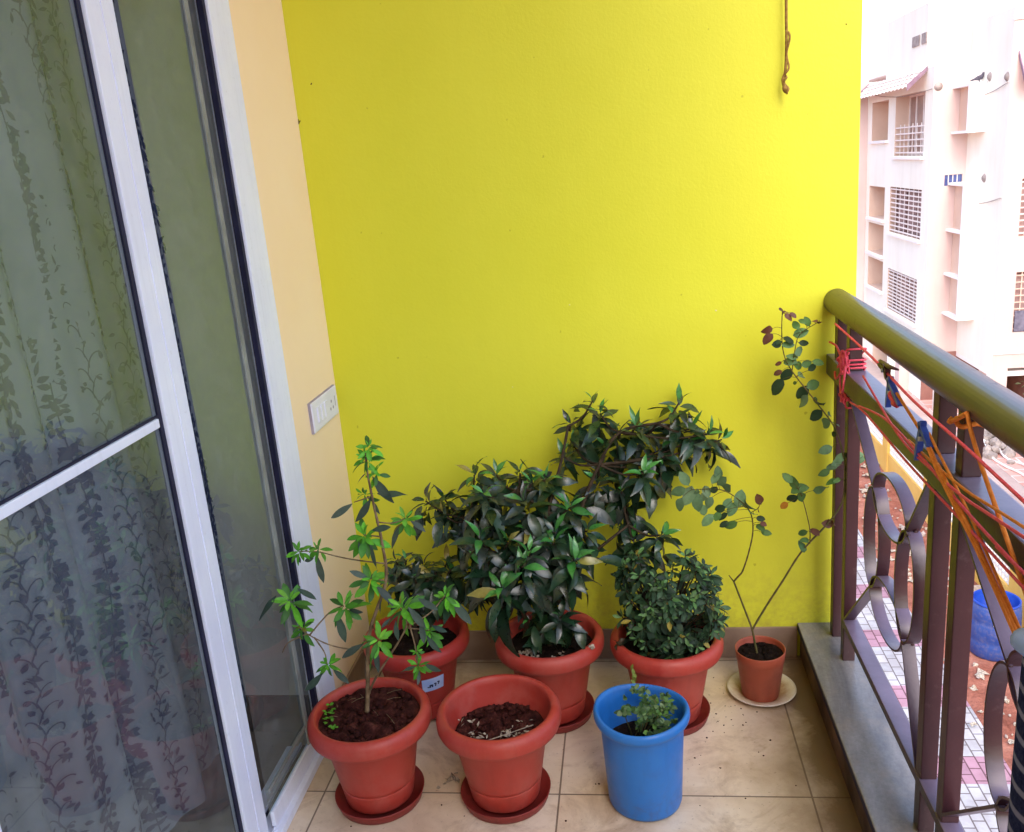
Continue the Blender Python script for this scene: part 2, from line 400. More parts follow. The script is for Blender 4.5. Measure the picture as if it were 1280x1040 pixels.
def tag(o, label, cat, group=None, kind=None):
    o['label'] = label; o['category'] = cat
    if group: o['group'] = group
    if kind: o['kind'] = kind
    return o
def thing(name, label, cat, loc=(0, 0, 0), group=None):
    o = bpy.data.objects.new(name, None); C.objects.link(o); o.location = loc; o.empty_display_size = .05
    return tag(o, label, cat, group)
def struct(o):
    o['kind'] = 'structure'; return o
def boxobj(name, mat, parent, x0, x1, y0, y1, z0, z1, bev=0.0):
    return MB().box(x0, x1, y0, y1, z0, z1, bev).build(name, mat, parent)
def catmull(pts, k=6):
    P = [Vector(p) for p in pts]
    if len(P) < 3: return P
    out = []
    for i in range(len(P)-1):
        p0, p1, p2, p3 = P[max(i-1, 0)], P[i], P[i+1], P[min(i+2, len(P)-1)]
        for j in range(k):
            t = j/k
            out.append(.5*((2*p1)+(-p0+p2)*t+(2*p0-5*p1+4*p2-p3)*t*t+(-p0+3*p1-3*p2+p3)*t**3))
    out.append(P[-1]); return out

# ------------------------------------------------------------------ leaves
class Leaves:
    def __init__(s):
        s.b = bmesh.new(); s.cl = s.b.loops.layers.float_color.new('Col')
    def leaf(s, base, d, nrm, L, W, col, droop=.25, fold=.25, rows=6, tipc=None, shape='lance', wave=.04):
        d = Vector(d).normalized(); nrm = Vector(nrm); nrm = (nrm-d*nrm.dot(d))
        nrm = nrm.normalized() if nrm.length > 1e-4 else d.orthogonal().normalized()
        side = d.cross(nrm); b = Vector(base); prev = None
        ph = random.uniform(0, 6.28); droop *= random.uniform(.6, 1.4)
        p = b.copy(); dd = d.copy(); nn = nrm.copy(); cols = tipc or col
        mid = tuple(min(1, c*1.25+.004) for c in col[:3])
        tw = random.gauss(0, .55)/rows; sb = random.gauss(0, .16)/rows
        for i in range(rows+1):
            t = i/rows
            nn = Matrix.Rotation(tw, 3, dd) @ nn; dd = (Matrix.Rotation(sb, 3, nn) @ dd).normalized(); nn = (nn-dd*nn.dot(dd)).normalized(); side = dd.cross(nn)
            if shape == 'lance': w = (math.sin(PI*min(1, t**.82))**.9) * (1 if t < .55 else (1-((t-.55)/.45)**2*.55))
            elif shape == 'oval': w = max(0, math.sin(PI*t**.9))**.62
            else: w = math.sin(PI*(t**1.15))**.8      # widest past the middle
            w *= W/2
            if i in (0, rows): w = W*.03
            wv = math.sin(ph+t*9)*wave*W
            row = [s.b.verts.new(p+side*w+nn*(fold*w+wv)), s.b.verts.new(p), s.b.verts.new(p-side*w+nn*(fold*w-wv))]
            if prev:
                for k in (0, 1):
                    f = s.b.faces.new((prev[k], prev[k+1], row[k+1], row[k])); f.smooth = True
                    tt = (i-.5)/rows
                    cc = [col[j]*(1-tt)+cols[j]*tt for j in range(3)]
                    for lp in f.loops:
                        isn = lp.vert in (prev[1], row[1])
                        q = [mid[j]*.5+cc[j]*.5 if isn else cc[j] for j in range(3)]
                        lp[s.cl] = (*q, 1)
            prev = row
            ang = -droop*1.6/rows
            rot = Matrix.Rotation(ang, 3, side)
            # bend the tip away from the upper face
            nd = rot @ dd
            if nd.dot(nrm) > dd.dot(nrm): nd = Matrix.Rotation(-ang, 3, side) @ dd; nn = Matrix.Rotation(-ang, 3, side) @ nn
            else: nn = rot @ nn
            dd = nd; p = p+dd*(L/rows)
    def build(s, name, mat, parent):
        me = bpy.data.meshes.new(name); s.b.to_mesh(me); s.b.free(); me.materials.append(mat)
        o = bpy.data.objects.new(name, me); C.objects.link(o); o.parent = parent
        p, off = parent, Vector((0, 0, 0))
        while p is not None: off += p.location; p = p.parent
        o.location = -off
        return o
def vary(c, k=.2, j=.08):
    m = 1+random.uniform(-k, k)
    return tuple(max(.002, x*m*(1+random.uniform(-j, j))) for x in c)
def rosette(LV, c, axis, n, L, wr, cin, cout, inner=.35, bright=.5, droop=.35, shape='lance', fold=.25, keep=None, low=-12, high=50):
    """a whorl of leaves about an axis: long dark ones outside, short bright ones in the middle"""
    c = Vector(c); ax = Vector(axis).normalized(); u = ax.orthogonal().normalized(); v = ax.cross(u); a0 = random.uniform(0, 6.28)
    outs = cout if isinstance(cout, list) else [cout]
    for i in range(n):
        t = i/max(1, n-1)                       # 0 outside .. 1 inside
        a = a0+i*2.399+random.uniform(-.35, .35)
        el = math.radians(low+(high-low)*t+random.uniform(-16, 16))
        r = u*math.cos(a)+v*math.sin(a)
        d = r*math.cos(el)+ax*math.sin(el)
        d += Vector((0, 0, -.30*(1-t)))
        nrm = ax*math.cos(el)-r*math.sin(el)+Vector((random.gauss(0, .18), random.gauss(0, .18), random.gauss(0, .18)))
        l = L*(1.0-.55*t)*random.uniform(.7, 1.15)
        isb = t > 1-bright*.42 if bright > .02 else False
        col = vary(cin if isb else random.choice(outs), .34)
        if random.random() < .018: col = vary(srgb(150, 140, 60)[:3], .3)       # an ageing leaf
        b = c+d.normalized()*L*.06-ax*L*.42*(1-t)
        if keep: d = keep(b, d, l)
        LV.leaf(b, d, nrm, l, l*wr*random.uniform(.82, 1.2), col, droop*(1.1-.5*t), fold, 6, shape=shape)

# ---- measured places: plants (x, y, z, size ...), cords, marks, all in metres in the scene
BIG = [[1.104,-0.09,0.728,0.075,0.5,0.9,0.3,6],[0.991,-0.09,0.838,0.08,0.2,0.1,1,6],[0.758,-0.11,0.861,0.07,0.4,-0.1,1,6],[0.787,-0.1,0.724,0.085,0.05,-0.1,0.2,7],[0.836,-0.15,0.569,0.085,0.1,0,0.2,7],[1.024,-0.09,0.764,0.08,0.3,0.4,0.6,7],[0.7,-0.12,0.734,0.075,0.05,-0.3,0.1,6],[0.693,-0.12,0.8,0.095,0.25,-0.5,0.3,9],[0.777,-0.12,0.828,0.085,0.8,0,0.8,8],[0.872,-0.14,0.792,0.08,0.7,0.1,0.7,8],[0.979,-0.1,0.796,0.095,0.35,0.2,0.8,8],[1.068,-0.1,0.749,0.085,0.7,0.8,0.4,7],[0.82,-0.13,0.77,0.09,0.15,-0.1,0.5,8],[0.886,-0.18,0.671,0.09,0.75,0.1,0.3,11],[0.94,-0.12,0.718,0.095,0.1,0.3,0.2,9],[0.67,-0.16,0.722,0.07,0.7,-0.2,0.7,8],[0.758,-0.17,0.651,0.09,0.3,0,0.4,9],[0.628,-0.24,0.687,0.09,0.5,0,0.7,10],[0.689,-0.26,0.613,0.095,0.9,0.1,0.6,11],[0.823,-0.16,0.618,0.09,0.15,0.2,0.1,9],[0.852,-0.2,0.484,0.095,0.15,0.0,0.5,8],[0.929,-0.2,0.498,0.085,0.6,0.6,0.5,9],[0.835,-0.22,0.443,0.085,0.05,0,-0.4,6],[0.691,-0.34,0.498,0.1,0.6,0.2,0.4,11],[0.582,-0.36,0.527,0.09,0.5,0,0.7,10],[0.886,-0.09,0.76,0.09,0.05,0,0.3,8],[0.919,-0.1,0.68,0.09,0.1,0.2,0,7],[1.018,-0.09,0.727,0.07,0.1,0.4,0,6],[0.648,-0.3,0.556,0.095,0.2,0,0.4,9],[0.73,-0.26,0.542,0.09,0.1,0.2,0.1,8],[0.287,-0.22,0.628,0.08,0.25,-0.8,0.4,6],[0.336,-0.2,0.624,0.085,0.05,-0.2,0.6,8],[0.431,-0.22,0.699,0.09,0.55,-0.2,0.7,9],[0.488,-0.2,0.689,0.085,0.65,0.1,0.8,9],[0.554,-0.2,0.692,0.085,0.15,0,0.9,7],[0.59,-0.24,0.677,0.09,0.6,0,0.6,9],[0.346,-0.24,0.587,0.085,0.05,-0.4,0.1,9],[0.465,-0.28,0.663,0.095,0.4,0,0.5,10],[0.411,-0.22,0.6,0.09,0.05,-0.1,0.2,9],[0.572,-0.3,0.644,0.095,0.2,-0.2,0.4,10],[0.5,-0.24,0.576,0.09,0.0,0,0.2,9],[0.452,-0.33,0.558,0.1,0.3,0,0.5,10],[0.381,-0.25,0.531,0.085,0.0,-0.3,0,8],[0.52,-0.3,0.532,0.09,0.15,0,0.4,10],[0.573,-0.28,0.55,0.09,0.1,0.1,0.4,9],[0.645,-0.32,0.537,0.095,0.4,0.2,0.5,10],[0.51,-0.4,0.448,0.11,0.8,-0.1,0.5,11],[0.564,-0.38,0.499,0.09,0.55,0.1,0.7,9],[0.457,-0.34,0.482,0.095,0.2,-0.2,0.3,9],[0.404,-0.3,0.447,0.085,0.1,-0.3,0.2,8],[0.652,-0.3,0.429,0.09,0.1,0.2,0.0,8],[0.59,-0.34,0.415,0.09,0.1,0.1,-0.2,7],[0.703,-0.36,0.503,0.1,0.5,0.4,0.4,9],[0.65,-0.36,0.337,0.085,0.1,0.1,0.2,10],[0.566,-0.33,0.316,0.075,0.05,-0.2,0.1,5],[0.617,-0.33,0.357,0.085,0.05,0,0.1,7],[0.524,-0.28,0.41,0.09,0.0,0,0,8],[0.463,-0.26,0.438,0.09,0.0,0,0.1,8]]
BACKLEFT = [[0.218,-0.24,0.459,0.075,0.35,-0.2,0.8,8],[0.183,-0.22,0.45,0.06,0.1,-0.4,0.6,6],[0.257,-0.2,0.426,0.08,0.1,0,0.6,8],[0.327,-0.22,0.44,0.085,0.05,0.2,0.6,8],[0.345,-0.26,0.435,0.09,0.3,0.3,0.4,9],[0.247,-0.28,0.429,0.085,0.1,-0.1,0.4,9],[0.291,-0.26,0.405,0.09,0.0,0.1,0.3,9],[0.346,-0.24,0.369,0.085,0.0,0.3,0.0,8],[0.23,-0.22,0.349,0.08,0.0,-0.1,0.2,8],[0.183,-0.24,0.41,0.07,0.05,-0.4,0.3,7],[0.282,-0.2,0.331,0.08,0.0,0.1,0,7],[0.378,-0.24,0.406,0.08,0.15,0.4,0.2,7]]
SAP = [[0.265,-0.62,0.892,0.038,11],[0.277,-0.62,0.917,0.03,6],[0.28,-0.62,0.856,0.03,6],[0.248,-0.62,0.805,0.026,5],[0.251,-0.66,0.719,0.044,12],[0.335,-0.6,0.732,0.04,9],[0.074,-0.62,0.668,0.03,7],[0.12,-0.62,0.673,0.03,5],[0.05,-0.66,0.561,0.048,13],[0.065,-0.66,0.489,0.032,8],[0.179,-0.66,0.543,0.045,10],[0.254,-0.66,0.61,0.042,10],[0.321,-0.68,0.551,0.05,13],[0.412,-0.62,0.544,0.036,8],[0.377,-0.66,0.476,0.036,8],[0.266,-0.7,0.478,0.042,10],[0.35,-0.7,0.411,0.032,8],[0.117,-0.66,0.391,0.032,8],[0.352,-0.7,0.446,0.02,5]]
SAPDARK = [[0.266,-0.62,0.791,0.236,-0.64,0.74],[0.276,-0.62,0.844,0.317,-0.64,0.785],[0.282,-0.62,0.802,0.35,-0.64,0.799],[0.221,-0.62,0.78,0.175,-0.64,0.75],[0.26,-0.62,0.851,0.247,-0.64,0.838],[0.268,-0.62,0.785,0.286,-0.64,0.762],[0.263,-0.66,0.699,0.281,-0.68,0.641],[0.272,-0.66,0.729,0.317,-0.68,0.748],[0.237,-0.66,0.703,0.246,-0.68,0.679],[0.248,-0.66,0.611,0.217,-0.68,0.64],[0.263,-0.66,0.592,0.311,-0.68,0.561],[0.02,-0.66,0.572,-0.026,-0.68,0.52],[0.074,-0.66,0.589,0.119,-0.68,0.571],[0.163,-0.66,0.524,0.174,-0.68,0.46],[0.191,-0.66,0.533,0.226,-0.68,0.534],[0.319,-0.6,0.714,0.297,-0.62,0.668],[0.346,-0.6,0.725,0.384,-0.62,0.711],[0.107,-0.6,0.648,0.127,-0.62,0.584],[0.058,-0.6,0.649,0.076,-0.62,0.639],[0.076,-0.6,0.63,0.104,-0.62,0.645],[0.424,-0.6,0.526,0.461,-0.62,0.465],[0.342,-0.69,0.553,0.381,-0.71,0.511],[0.309,-0.69,0.519,0.309,-0.71,0.48],[0.367,-0.69,0.574,0.411,-0.71,0.553],[0.298,-0.69,0.526,0.281,-0.71,0.512],[0.376,-0.69,0.481,0.402,-0.71,0.442],[0.391,-0.69,0.505,0.425,-0.71,0.498],[0.366,-0.69,0.515,0.377,-0.71,0.473],[0.225,-0.69,0.46,0.176,-0.71,0.441],[0.251,-0.69,0.454,0.264,-0.71,0.398],[0.28,-0.69,0.57,0.28,-0.71,0.549],[0.346,-0.7,0.407,0.312,-0.72,0.402],[0.366,-0.7,0.413,0.403,-0.72,0.399],[0.103,-0.66,0.366,0.066,-0.68,0.323],[0.13,-0.66,0.375,0.17,-0.68,0.353],[0.353,-0.7,0.395,0.352,-0.72,0.372]]
SAPSTEM = [[[0.193,-0.645,0.248],[0.205,-0.645,0.324],[0.215,-0.65,0.396],[0.234,-0.65,0.479],[0.285,-0.65,0.599],[0.285,-0.64,0.686],[0.275,-0.63,0.767],[0.266,-0.62,0.853],[0.268,-0.62,0.9]],[[0.204,-0.645,0.299],[0.235,-0.66,0.356],[0.327,-0.68,0.494],[0.32,-0.68,0.545]],[[0.29,-0.65,0.642],[0.218,-0.64,0.648],[0.169,-0.63,0.654],[0.122,-0.62,0.662],[0.074,-0.62,0.665]],[[0.234,-0.65,0.479],[0.201,-0.66,0.433],[0.141,-0.66,0.437],[0.085,-0.66,0.467],[0.065,-0.66,0.489],[0.058,-0.66,0.545]],[[0.085,-0.66,0.467],[0.142,-0.66,0.525],[0.179,-0.66,0.543]],[[0.08,-0.66,0.471],[0.03,-0.66,0.448],[0.011,-0.66,0.422]],[[0.274,-0.63,0.737],[0.308,-0.61,0.725],[0.335,-0.6,0.732]],[[0.267,-0.63,0.798],[0.225,-0.62,0.783]],[[0.327,-0.68,0.494],[0.38,-0.65,0.515],[0.412,-0.62,0.543]],[[0.327,-0.68,0.494],[0.377,-0.66,0.476]],[[0.335,-0.68,0.513],[0.35,-0.7,0.455],[0.35,-0.7,0.411]],[[0.096,-0.66,0.461],[0.115,-0.66,0.421],[0.117,-0.66,0.391]],[[0.285,-0.65,0.599],[0.254,-0.66,0.61]],[[0.281,-0.64,0.705],[0.251,-0.66,0.719]],[[0.242,-0.66,0.491],[0.266,-0.7,0.478]]]
BUSH = [[0.971,-0.399,0.299,0.041],[1.064,-0.351,0.301,0.031],[0.933,-0.396,0.461,0.037],[0.872,-0.364,0.22,0.032],[1.027,-0.351,0.472,0.032],[0.862,-0.366,0.458,0.04],[0.955,-0.204,0.209,0.041],[1.052,-0.356,0.421,0.032],[0.846,-0.3,0.476,0.037],[0.897,-0.395,0.441,0.036],[0.888,-0.401,0.388,0.031],[1.016,-0.232,0.164,0.039],[0.904,-0.204,0.247,0.031],[0.851,-0.375,0.282,0.041],[1.029,-0.242,0.164,0.041],[0.827,-0.352,0.41,0.041],[0.891,-0.215,0.347,0.031],[0.838,-0.371,0.303,0.032],[0.957,-0.202,0.307,0.037],[1.03,-0.384,0.385,0.031],[0.939,-0.216,0.158,0.039],[0.828,-0.241,0.32,0.04],[0.926,-0.409,0.389,0.036],[0.884,-0.212,0.314,0.035],[0.974,-0.407,0.383,0.031],[0.872,-0.384,0.278,0.034],[1.017,-0.379,0.275,0.038],[1.012,-0.39,0.418,0.033],[0.932,-0.4,0.29,0.034],[0.867,-0.391,0.319,0.04],[0.977,-0.392,0.276,0.038],[1.003,-0.379,0.258,0.04],[1.042,-0.37,0.299,0.041],[0.951,-0.2,0.261,0.04],[1.063,-0.358,0.363,0.039],[1.007,-0.372,0.471,0.037],[0.985,-0.402,0.407,0.039],[0.984,-0.209,0.196,0.032],[0.926,-0.203,0.22,0.038],[0.982,-0.352,0.505,0.033],[0.818,-0.3,0.454,0.032],[0.86,-0.3,0.486,0.035],[0.979,-0.203,0.24,0.041],[0.88,-0.213,0.313,0.04],[0.893,-0.403,0.356,0.04],[0.913,-0.394,0.272,0.034],[0.838,-0.375,0.336,0.041],[1.072,-0.343,0.31,0.041],[0.964,-0.202,0.231,0.038],[1.05,-0.366,0.401,0.033],[1.055,-0.364,0.327,0.042],[0.939,-0.408,0.412,0.042],[1.02,-0.375,0.449,0.032],[0.969,-0.407,0.392,0.037],[0.883,-0.4,0.37,0.034],[0.947,-0.409,0.397,0.039],[1.059,-0.234,0.272,0.039],[0.918,-0.408,0.36,0.038],[0.93,-0.382,0.231,0.035],[1.042,-0.35,0.452,0.04],[0.993,-0.401,0.401,0.039],[0.968,-0.215,0.166,0.033],[1.003,-0.367,0.481,0.041],[0.841,-0.229,0.245,0.031],[0.813,-0.35,0.33,0.041],[0.838,-0.372,0.39,0.037],[0.932,-0.377,0.219,0.031],[0.937,-0.382,0.232,0.037],[0.873,-0.396,0.362,0.039],[0.954,-0.227,0.415,0.034],[0.829,-0.3,0.457,0.033],[1.045,-0.375,0.371,0.04],[1.002,-0.222,0.381,0.042],[0.991,-0.22,0.166,0.037],[0.902,-0.389,0.462,0.037],[0.901,-0.208,0.318,0.04],[0.957,-0.401,0.301,0.031],[0.811,-0.3,0.431,0.041],[0.937,-0.209,0.182,0.036],[0.847,-0.336,0.462,0.035],[0.874,-0.225,0.366,0.033],[0.865,-0.216,0.289,0.041],[0.898,-0.371,0.216,0.038],[0.931,-0.232,0.128,0.038],[0.848,-0.253,0.407,0.033],[0.953,-0.205,0.328,0.031],[0.816,-0.3,0.417,0.035],[0.818,-0.3,0.413,0.034],[0.942,-0.407,0.416,0.031],[1.051,-0.252,0.397,0.036],[0.934,-0.41,0.362,0.038],[1.0,-0.366,0.221,0.035],[1.043,-0.243,0.39,0.034],[1.041,-0.231,0.353,0.031],[0.923,-0.202,0.245,0.031],[1.007,-0.26,0.459,0.033],[0.919,-0.4,0.442,0.037],[0.979,-0.366,0.206,0.038],[0.87,-0.38,0.265,0.032],[0.821,-0.3,0.442,0.038],[1.024,-0.214,0.258,0.031],[1.075,-0.253,0.259,0.035],[0.906,-0.211,0.339,0.037],[1.04,-0.231,0.206,0.036],[0.899,-0.213,0.188,0.034]]
ROSESTEM = [[[1.181,-0.215,0.11],[1.171,-0.21,0.165],[1.163,-0.21,0.212],[1.142,-0.215,0.279],[1.115,-0.22,0.362]],[[1.115,-0.22,0.362],[1.102,-0.225,0.383]],[[1.115,-0.22,0.362],[1.127,-0.225,0.38],[1.138,-0.23,0.399],[1.153,-0.24,0.457],[1.164,-0.24,0.517],[1.157,-0.25,0.573],[1.129,-0.25,0.61],[1.08,-0.25,0.641],[1.009,-0.25,0.643]],[[1.165,-0.21,0.212],[1.204,-0.2,0.277],[1.246,-0.2,0.349],[1.294,-0.2,0.433],[1.357,-0.2,0.509],[1.389,-0.2,0.554],[1.402,-0.2,0.596],[1.403,-0.2,0.676],[1.38,-0.19,0.772],[1.331,-0.18,0.848],[1.274,-0.17,0.929],[1.255,-0.16,0.977],[1.251,-0.16,1.039],[1.253,-0.16,1.084]],[[1.317,-0.2,0.458],[1.316,-0.2,0.506],[1.297,-0.2,0.589],[1.283,-0.2,0.623]],[[1.275,-0.17,0.929],[1.281,-0.17,0.977],[1.294,-0.17,1.022],[1.341,-0.17,1.052]],[[1.357,-0.2,0.509],[1.377,-0.2,0.513]],[[1.157,-0.25,0.573],[1.177,-0.25,0.586],[1.181,-0.25,0.601]]]
ROSELEAF = [[1.214,-0.165,1.04,0.028,3],[1.214,-0.165,1.016,0.03,3],[1.238,-0.165,1.0,0.026,1],[1.246,-0.165,1.005,0.022,1],[1.284,-0.165,1.046,0.024,0],[1.313,-0.165,1.053,0.024,0],[1.301,-0.165,1.056,0.02,0],[1.33,-0.165,1.054,0.02,3],[1.342,-0.165,1.051,0.022,3],[1.296,-0.165,1.025,0.034,2],[1.307,-0.165,1.029,0.024,0],[1.268,-0.165,1.01,0.028,1],[1.266,-0.165,0.996,0.028,2],[1.295,-0.165,0.977,0.038,2],[1.305,-0.165,0.998,0.022,1],[1.269,-0.165,0.954,0.036,2],[1.276,-0.165,0.966,0.028,2],[1.293,-0.165,0.94,0.032,0],[1.313,-0.165,0.943,0.028,0],[1.341,-0.165,0.946,0.026,0],[1.327,-0.165,0.934,0.024,1],[1.262,-0.165,0.916,0.036,1],[1.24,-0.165,0.883,0.046,1],[1.301,-0.165,0.916,0.034,2],[1.33,-0.165,0.887,0.034,0],[1.301,-0.165,0.867,0.038,1],[1.305,-0.165,0.841,0.04,2],[1.346,-0.165,0.839,0.038,1],[1.336,-0.165,0.846,0.03,0],[1.337,-0.165,0.803,0.036,1],[1.359,-0.165,0.782,0.042,2],[1.373,-0.165,0.806,0.026,0],[1.383,-0.165,0.779,0.032,2],[1.24,-0.165,0.924,0.02,3],[1.242,-0.165,0.947,0.016,3],[1.282,-0.165,0.894,0.014,0],[1.248,-0.165,1.088,0.014,3],[1.258,-0.165,1.081,0.012,3],[1.267,-0.165,1.068,0.022,3],[1.279,-0.165,1.073,0.018,3],[1.381,-0.165,0.751,0.02,1],[1.354,-0.2,0.722,0.032,2],[1.391,-0.2,0.698,0.03,2],[1.43,-0.2,0.705,0.034,2],[1.436,-0.2,0.692,0.03,2],[1.383,-0.2,0.685,0.028,2],[1.371,-0.2,0.675,0.026,2],[1.351,-0.2,0.658,0.028,0],[1.37,-0.2,0.631,0.026,0],[1.345,-0.2,0.612,0.036,0],[1.384,-0.2,0.637,0.02,0],[1.275,-0.2,0.634,0.032,0],[1.26,-0.2,0.648,0.03,0],[1.293,-0.2,0.618,0.034,0],[1.293,-0.2,0.596,0.03,0],[1.269,-0.2,0.59,0.03,1],[1.249,-0.2,0.572,0.022,4],[1.298,-0.2,0.49,0.024,0],[1.331,-0.2,0.494,0.026,3],[1.298,-0.2,0.453,0.032,0],[1.304,-0.2,0.467,0.024,0],[1.365,-0.2,0.514,0.03,3],[1.379,-0.2,0.518,0.022,3],[1.283,-0.2,0.614,0.03,0],[0.991,-0.25,0.675,0.036,2],[0.972,-0.25,0.64,0.038,2],[0.975,-0.25,0.602,0.034,2],[1.002,-0.25,0.626,0.046,2],[1.02,-0.25,0.607,0.046,2],[1.046,-0.25,0.637,0.028,2],[1.05,-0.25,0.606,0.03,2],[1.046,-0.25,0.557,0.036,2],[1.038,-0.25,0.584,0.03,2],[1.07,-0.25,0.676,0.034,2],[1.083,-0.25,0.665,0.034,2],[1.097,-0.25,0.644,0.036,2],[1.079,-0.25,0.687,0.03,2],[1.066,-0.25,0.639,0.026,1],[1.11,-0.25,0.585,0.036,2],[1.098,-0.25,0.6,0.03,2],[1.129,-0.25,0.614,0.04,2],[1.151,-0.25,0.594,0.042,2],[1.163,-0.25,0.575,0.036,2],[1.086,-0.25,0.565,0.026,1],[1.105,-0.25,0.539,0.034,0],[1.079,-0.25,0.587,0.026,1],[1.071,-0.25,0.567,0.024,0],[1.089,-0.25,0.544,0.024,1],[1.179,-0.25,0.608,0.03,3],[1.179,-0.25,0.584,0.026,3],[1.183,-0.25,0.532,0.026,0],[1.197,-0.25,0.515,0.024,0],[1.191,-0.25,0.541,0.018,3],[1.183,-0.25,0.557,0.02,1],[1.039,-0.25,0.62,0.026,2],[1.023,-0.25,0.634,0.022,2]]
MINT = [[0.912,-0.628,0.278,0.018],[0.913,-0.641,0.193,0.014],[0.884,-0.618,0.21,0.023],[0.893,-0.658,0.199,0.021],[0.908,-0.61,0.249,0.018],[0.915,-0.631,0.229,0.016],[0.856,-0.687,0.253,0.017],[0.85,-0.62,0.2,0.018],[0.922,-0.623,0.247,0.019],[0.888,-0.631,0.258,0.021],[0.853,-0.682,0.27,0.015],[0.85,-0.614,0.187,0.021],[0.868,-0.683,0.22,0.022],[0.842,-0.6,0.277,0.021],[0.906,-0.629,0.271,0.016],[0.812,-0.666,0.262,0.024],[0.848,-0.69,0.28,0.018],[0.897,-0.6,0.169,0.023],[0.855,-0.679,0.283,0.021],[0.831,-0.653,0.262,0.023],[0.883,-0.663,0.229,0.02],[0.893,-0.627,0.239,0.022],[0.879,-0.633,0.222,0.022],[0.915,-0.648,0.276,0.018],[0.812,-0.66,0.263,0.017],[0.816,-0.671,0.306,0.014],[0.907,-0.63,0.204,0.016],[0.892,-0.625,0.189,0.021],[0.877,-0.642,0.249,0.022],[0.905,-0.605,0.22,0.02],[0.899,-0.62,0.233,0.022],[0.863,-0.671,0.256,0.016],[0.892,-0.628,0.22,0.015],[0.882,-0.608,0.265,0.022],[0.864,-0.594,0.273,0.02],[0.892,-0.68,0.268,0.015],[0.885,-0.644,0.212,0.021],[0.877,-0.65,0.256,0.019],[0.866,-0.63,0.22,0.018],[0.864,-0.594,0.238,0.023],[0.925,-0.618,0.199,0.017],[0.903,-0.655,0.224,0.021],[0.905,-0.661,0.266,0.019],[0.862,-0.632,0.282,0.017],[0.868,-0.648,0.244,0.016],[0.872,-0.663,0.263,0.015]]
MINTSTEM = [[[0.849,-0.63,0.16],[0.912,-0.628,0.278]],[[0.869,-0.63,0.16],[0.893,-0.658,0.199]],[[0.852,-0.63,0.16],[0.856,-0.687,0.253]],[[0.845,-0.63,0.16],[0.888,-0.631,0.258]],[[0.867,-0.63,0.16],[0.868,-0.683,0.22]],[[0.834,-0.63,0.16],[0.812,-0.666,0.262]],[[0.844,-0.63,0.16],[0.855,-0.679,0.283]],[[0.862,-0.63,0.16],[0.893,-0.627,0.239]],[[0.83,-0.63,0.16],[0.812,-0.66,0.263]],[[0.861,-0.63,0.16],[0.892,-0.625,0.189]],[[0.844,-0.63,0.16],[0.899,-0.62,0.233]],[[0.831,-0.63,0.16],[0.882,-0.608,0.265]],[[0.84,-0.63,0.16],[0.885,-0.644,0.212]],[[0.848,-0.63,0.16],[0.864,-0.594,0.238]],[[0.845,-0.63,0.16],[0.905,-0.661,0.266]],[[0.851,-0.63,0.16],[0.872,-0.663,0.263]]]
ROPES = {"upper":[[1.375,-0.191,1.048],[1.375,-0.533,1.038],[1.375,-0.809,1.02],[1.375,-1.086,1.015],[1.375,-1.286,1.009]],"mid":[[1.375,-0.467,0.981],[1.375,-0.675,0.938],[1.375,-0.792,0.924],[1.375,-0.911,0.926],[1.375,-1.081,0.934],[1.375,-1.294,0.961]],"low":[[1.375,-0.359,0.891],[1.375,-0.495,0.902],[1.375,-0.796,0.893],[1.375,-1.087,0.893],[1.375,-1.306,0.892]],"lowb":[[1.375,-0.439,0.904],[1.375,-0.647,0.934],[1.375,-0.866,0.931],[1.375,-1.074,0.917],[1.375,-1.267,0.912],[1.375,-1.303,0.913]],"peglink":[[1.375,-0.716,1.007],[1.375,-0.851,0.979],[1.375,-0.901,0.968],[1.375,-0.954,0.945],[1.375,-1.034,0.918],[1.375,-1.125,0.888],[1.375,-1.235,0.843],[1.375,-1.307,0.812]],"orange":[[1.385,-1.047,1.061],[1.385,-1.067,1.037],[1.385,-1.112,1.0],[1.385,-1.192,0.944],[1.385,-1.278,0.885]]}
PEGS = [[[1.375,-0.671,1.018],[1.375,-0.661,0.964],[1.375,-0.744,0.99]],[[1.375,-0.872,0.986],[1.375,-0.85,0.917],[1.375,-0.918,0.962]],[[1.375,-0.641,1.037],[1.375,-0.595,1.038],[1.375,-0.72,1.055],[1.375,-0.654,1.02]]]
REDPEG = [[1.375,-0.695,1.004],[1.375,-0.708,0.985]]
KNOTS = [[1.392,-0.342,0.965],[1.392,-0.312,0.877]]
TOWEL = [[1.36,-1.334,0.831],[1.36,-1.32,0.698],[1.36,-1.34,0.529]]
HOOK = [[1.283,-0.03,1.897],[1.284,-0.03,1.753],[1.282,-0.03,1.67],[1.276,-0.03,1.642],[1.284,-0.03,1.609]]
SPOTS = [[-0.002,0.0,1.656],[0.705,0.0,1.108],[1.103,0.0,1.067],[0.526,0.0,0.881],[1.432,-0.0,1.76],[-0.004,0.0,0.782],[0.051,0.0,1.748]]
STICK = [-0.995,0.14]
SKY_STRENGTH, SUN_STRENGTH, SUN_ANGLE, SUN_DIR = .58, .65, 40, (46, 178)
# ================================================================== THE BALCONY
W = 1.47; H = 3.05; YS = -4.6
# floor, with grouted stone tiles
fl = struct(MB().box(-.114, 1.335, YS, 0.0, -.15, 0).build('balcony_floor', M['tile'])); tag(fl, 'beige marble-look floor tiles with thin brown joints and dirt along the ledge', 'floor', kind='structure')
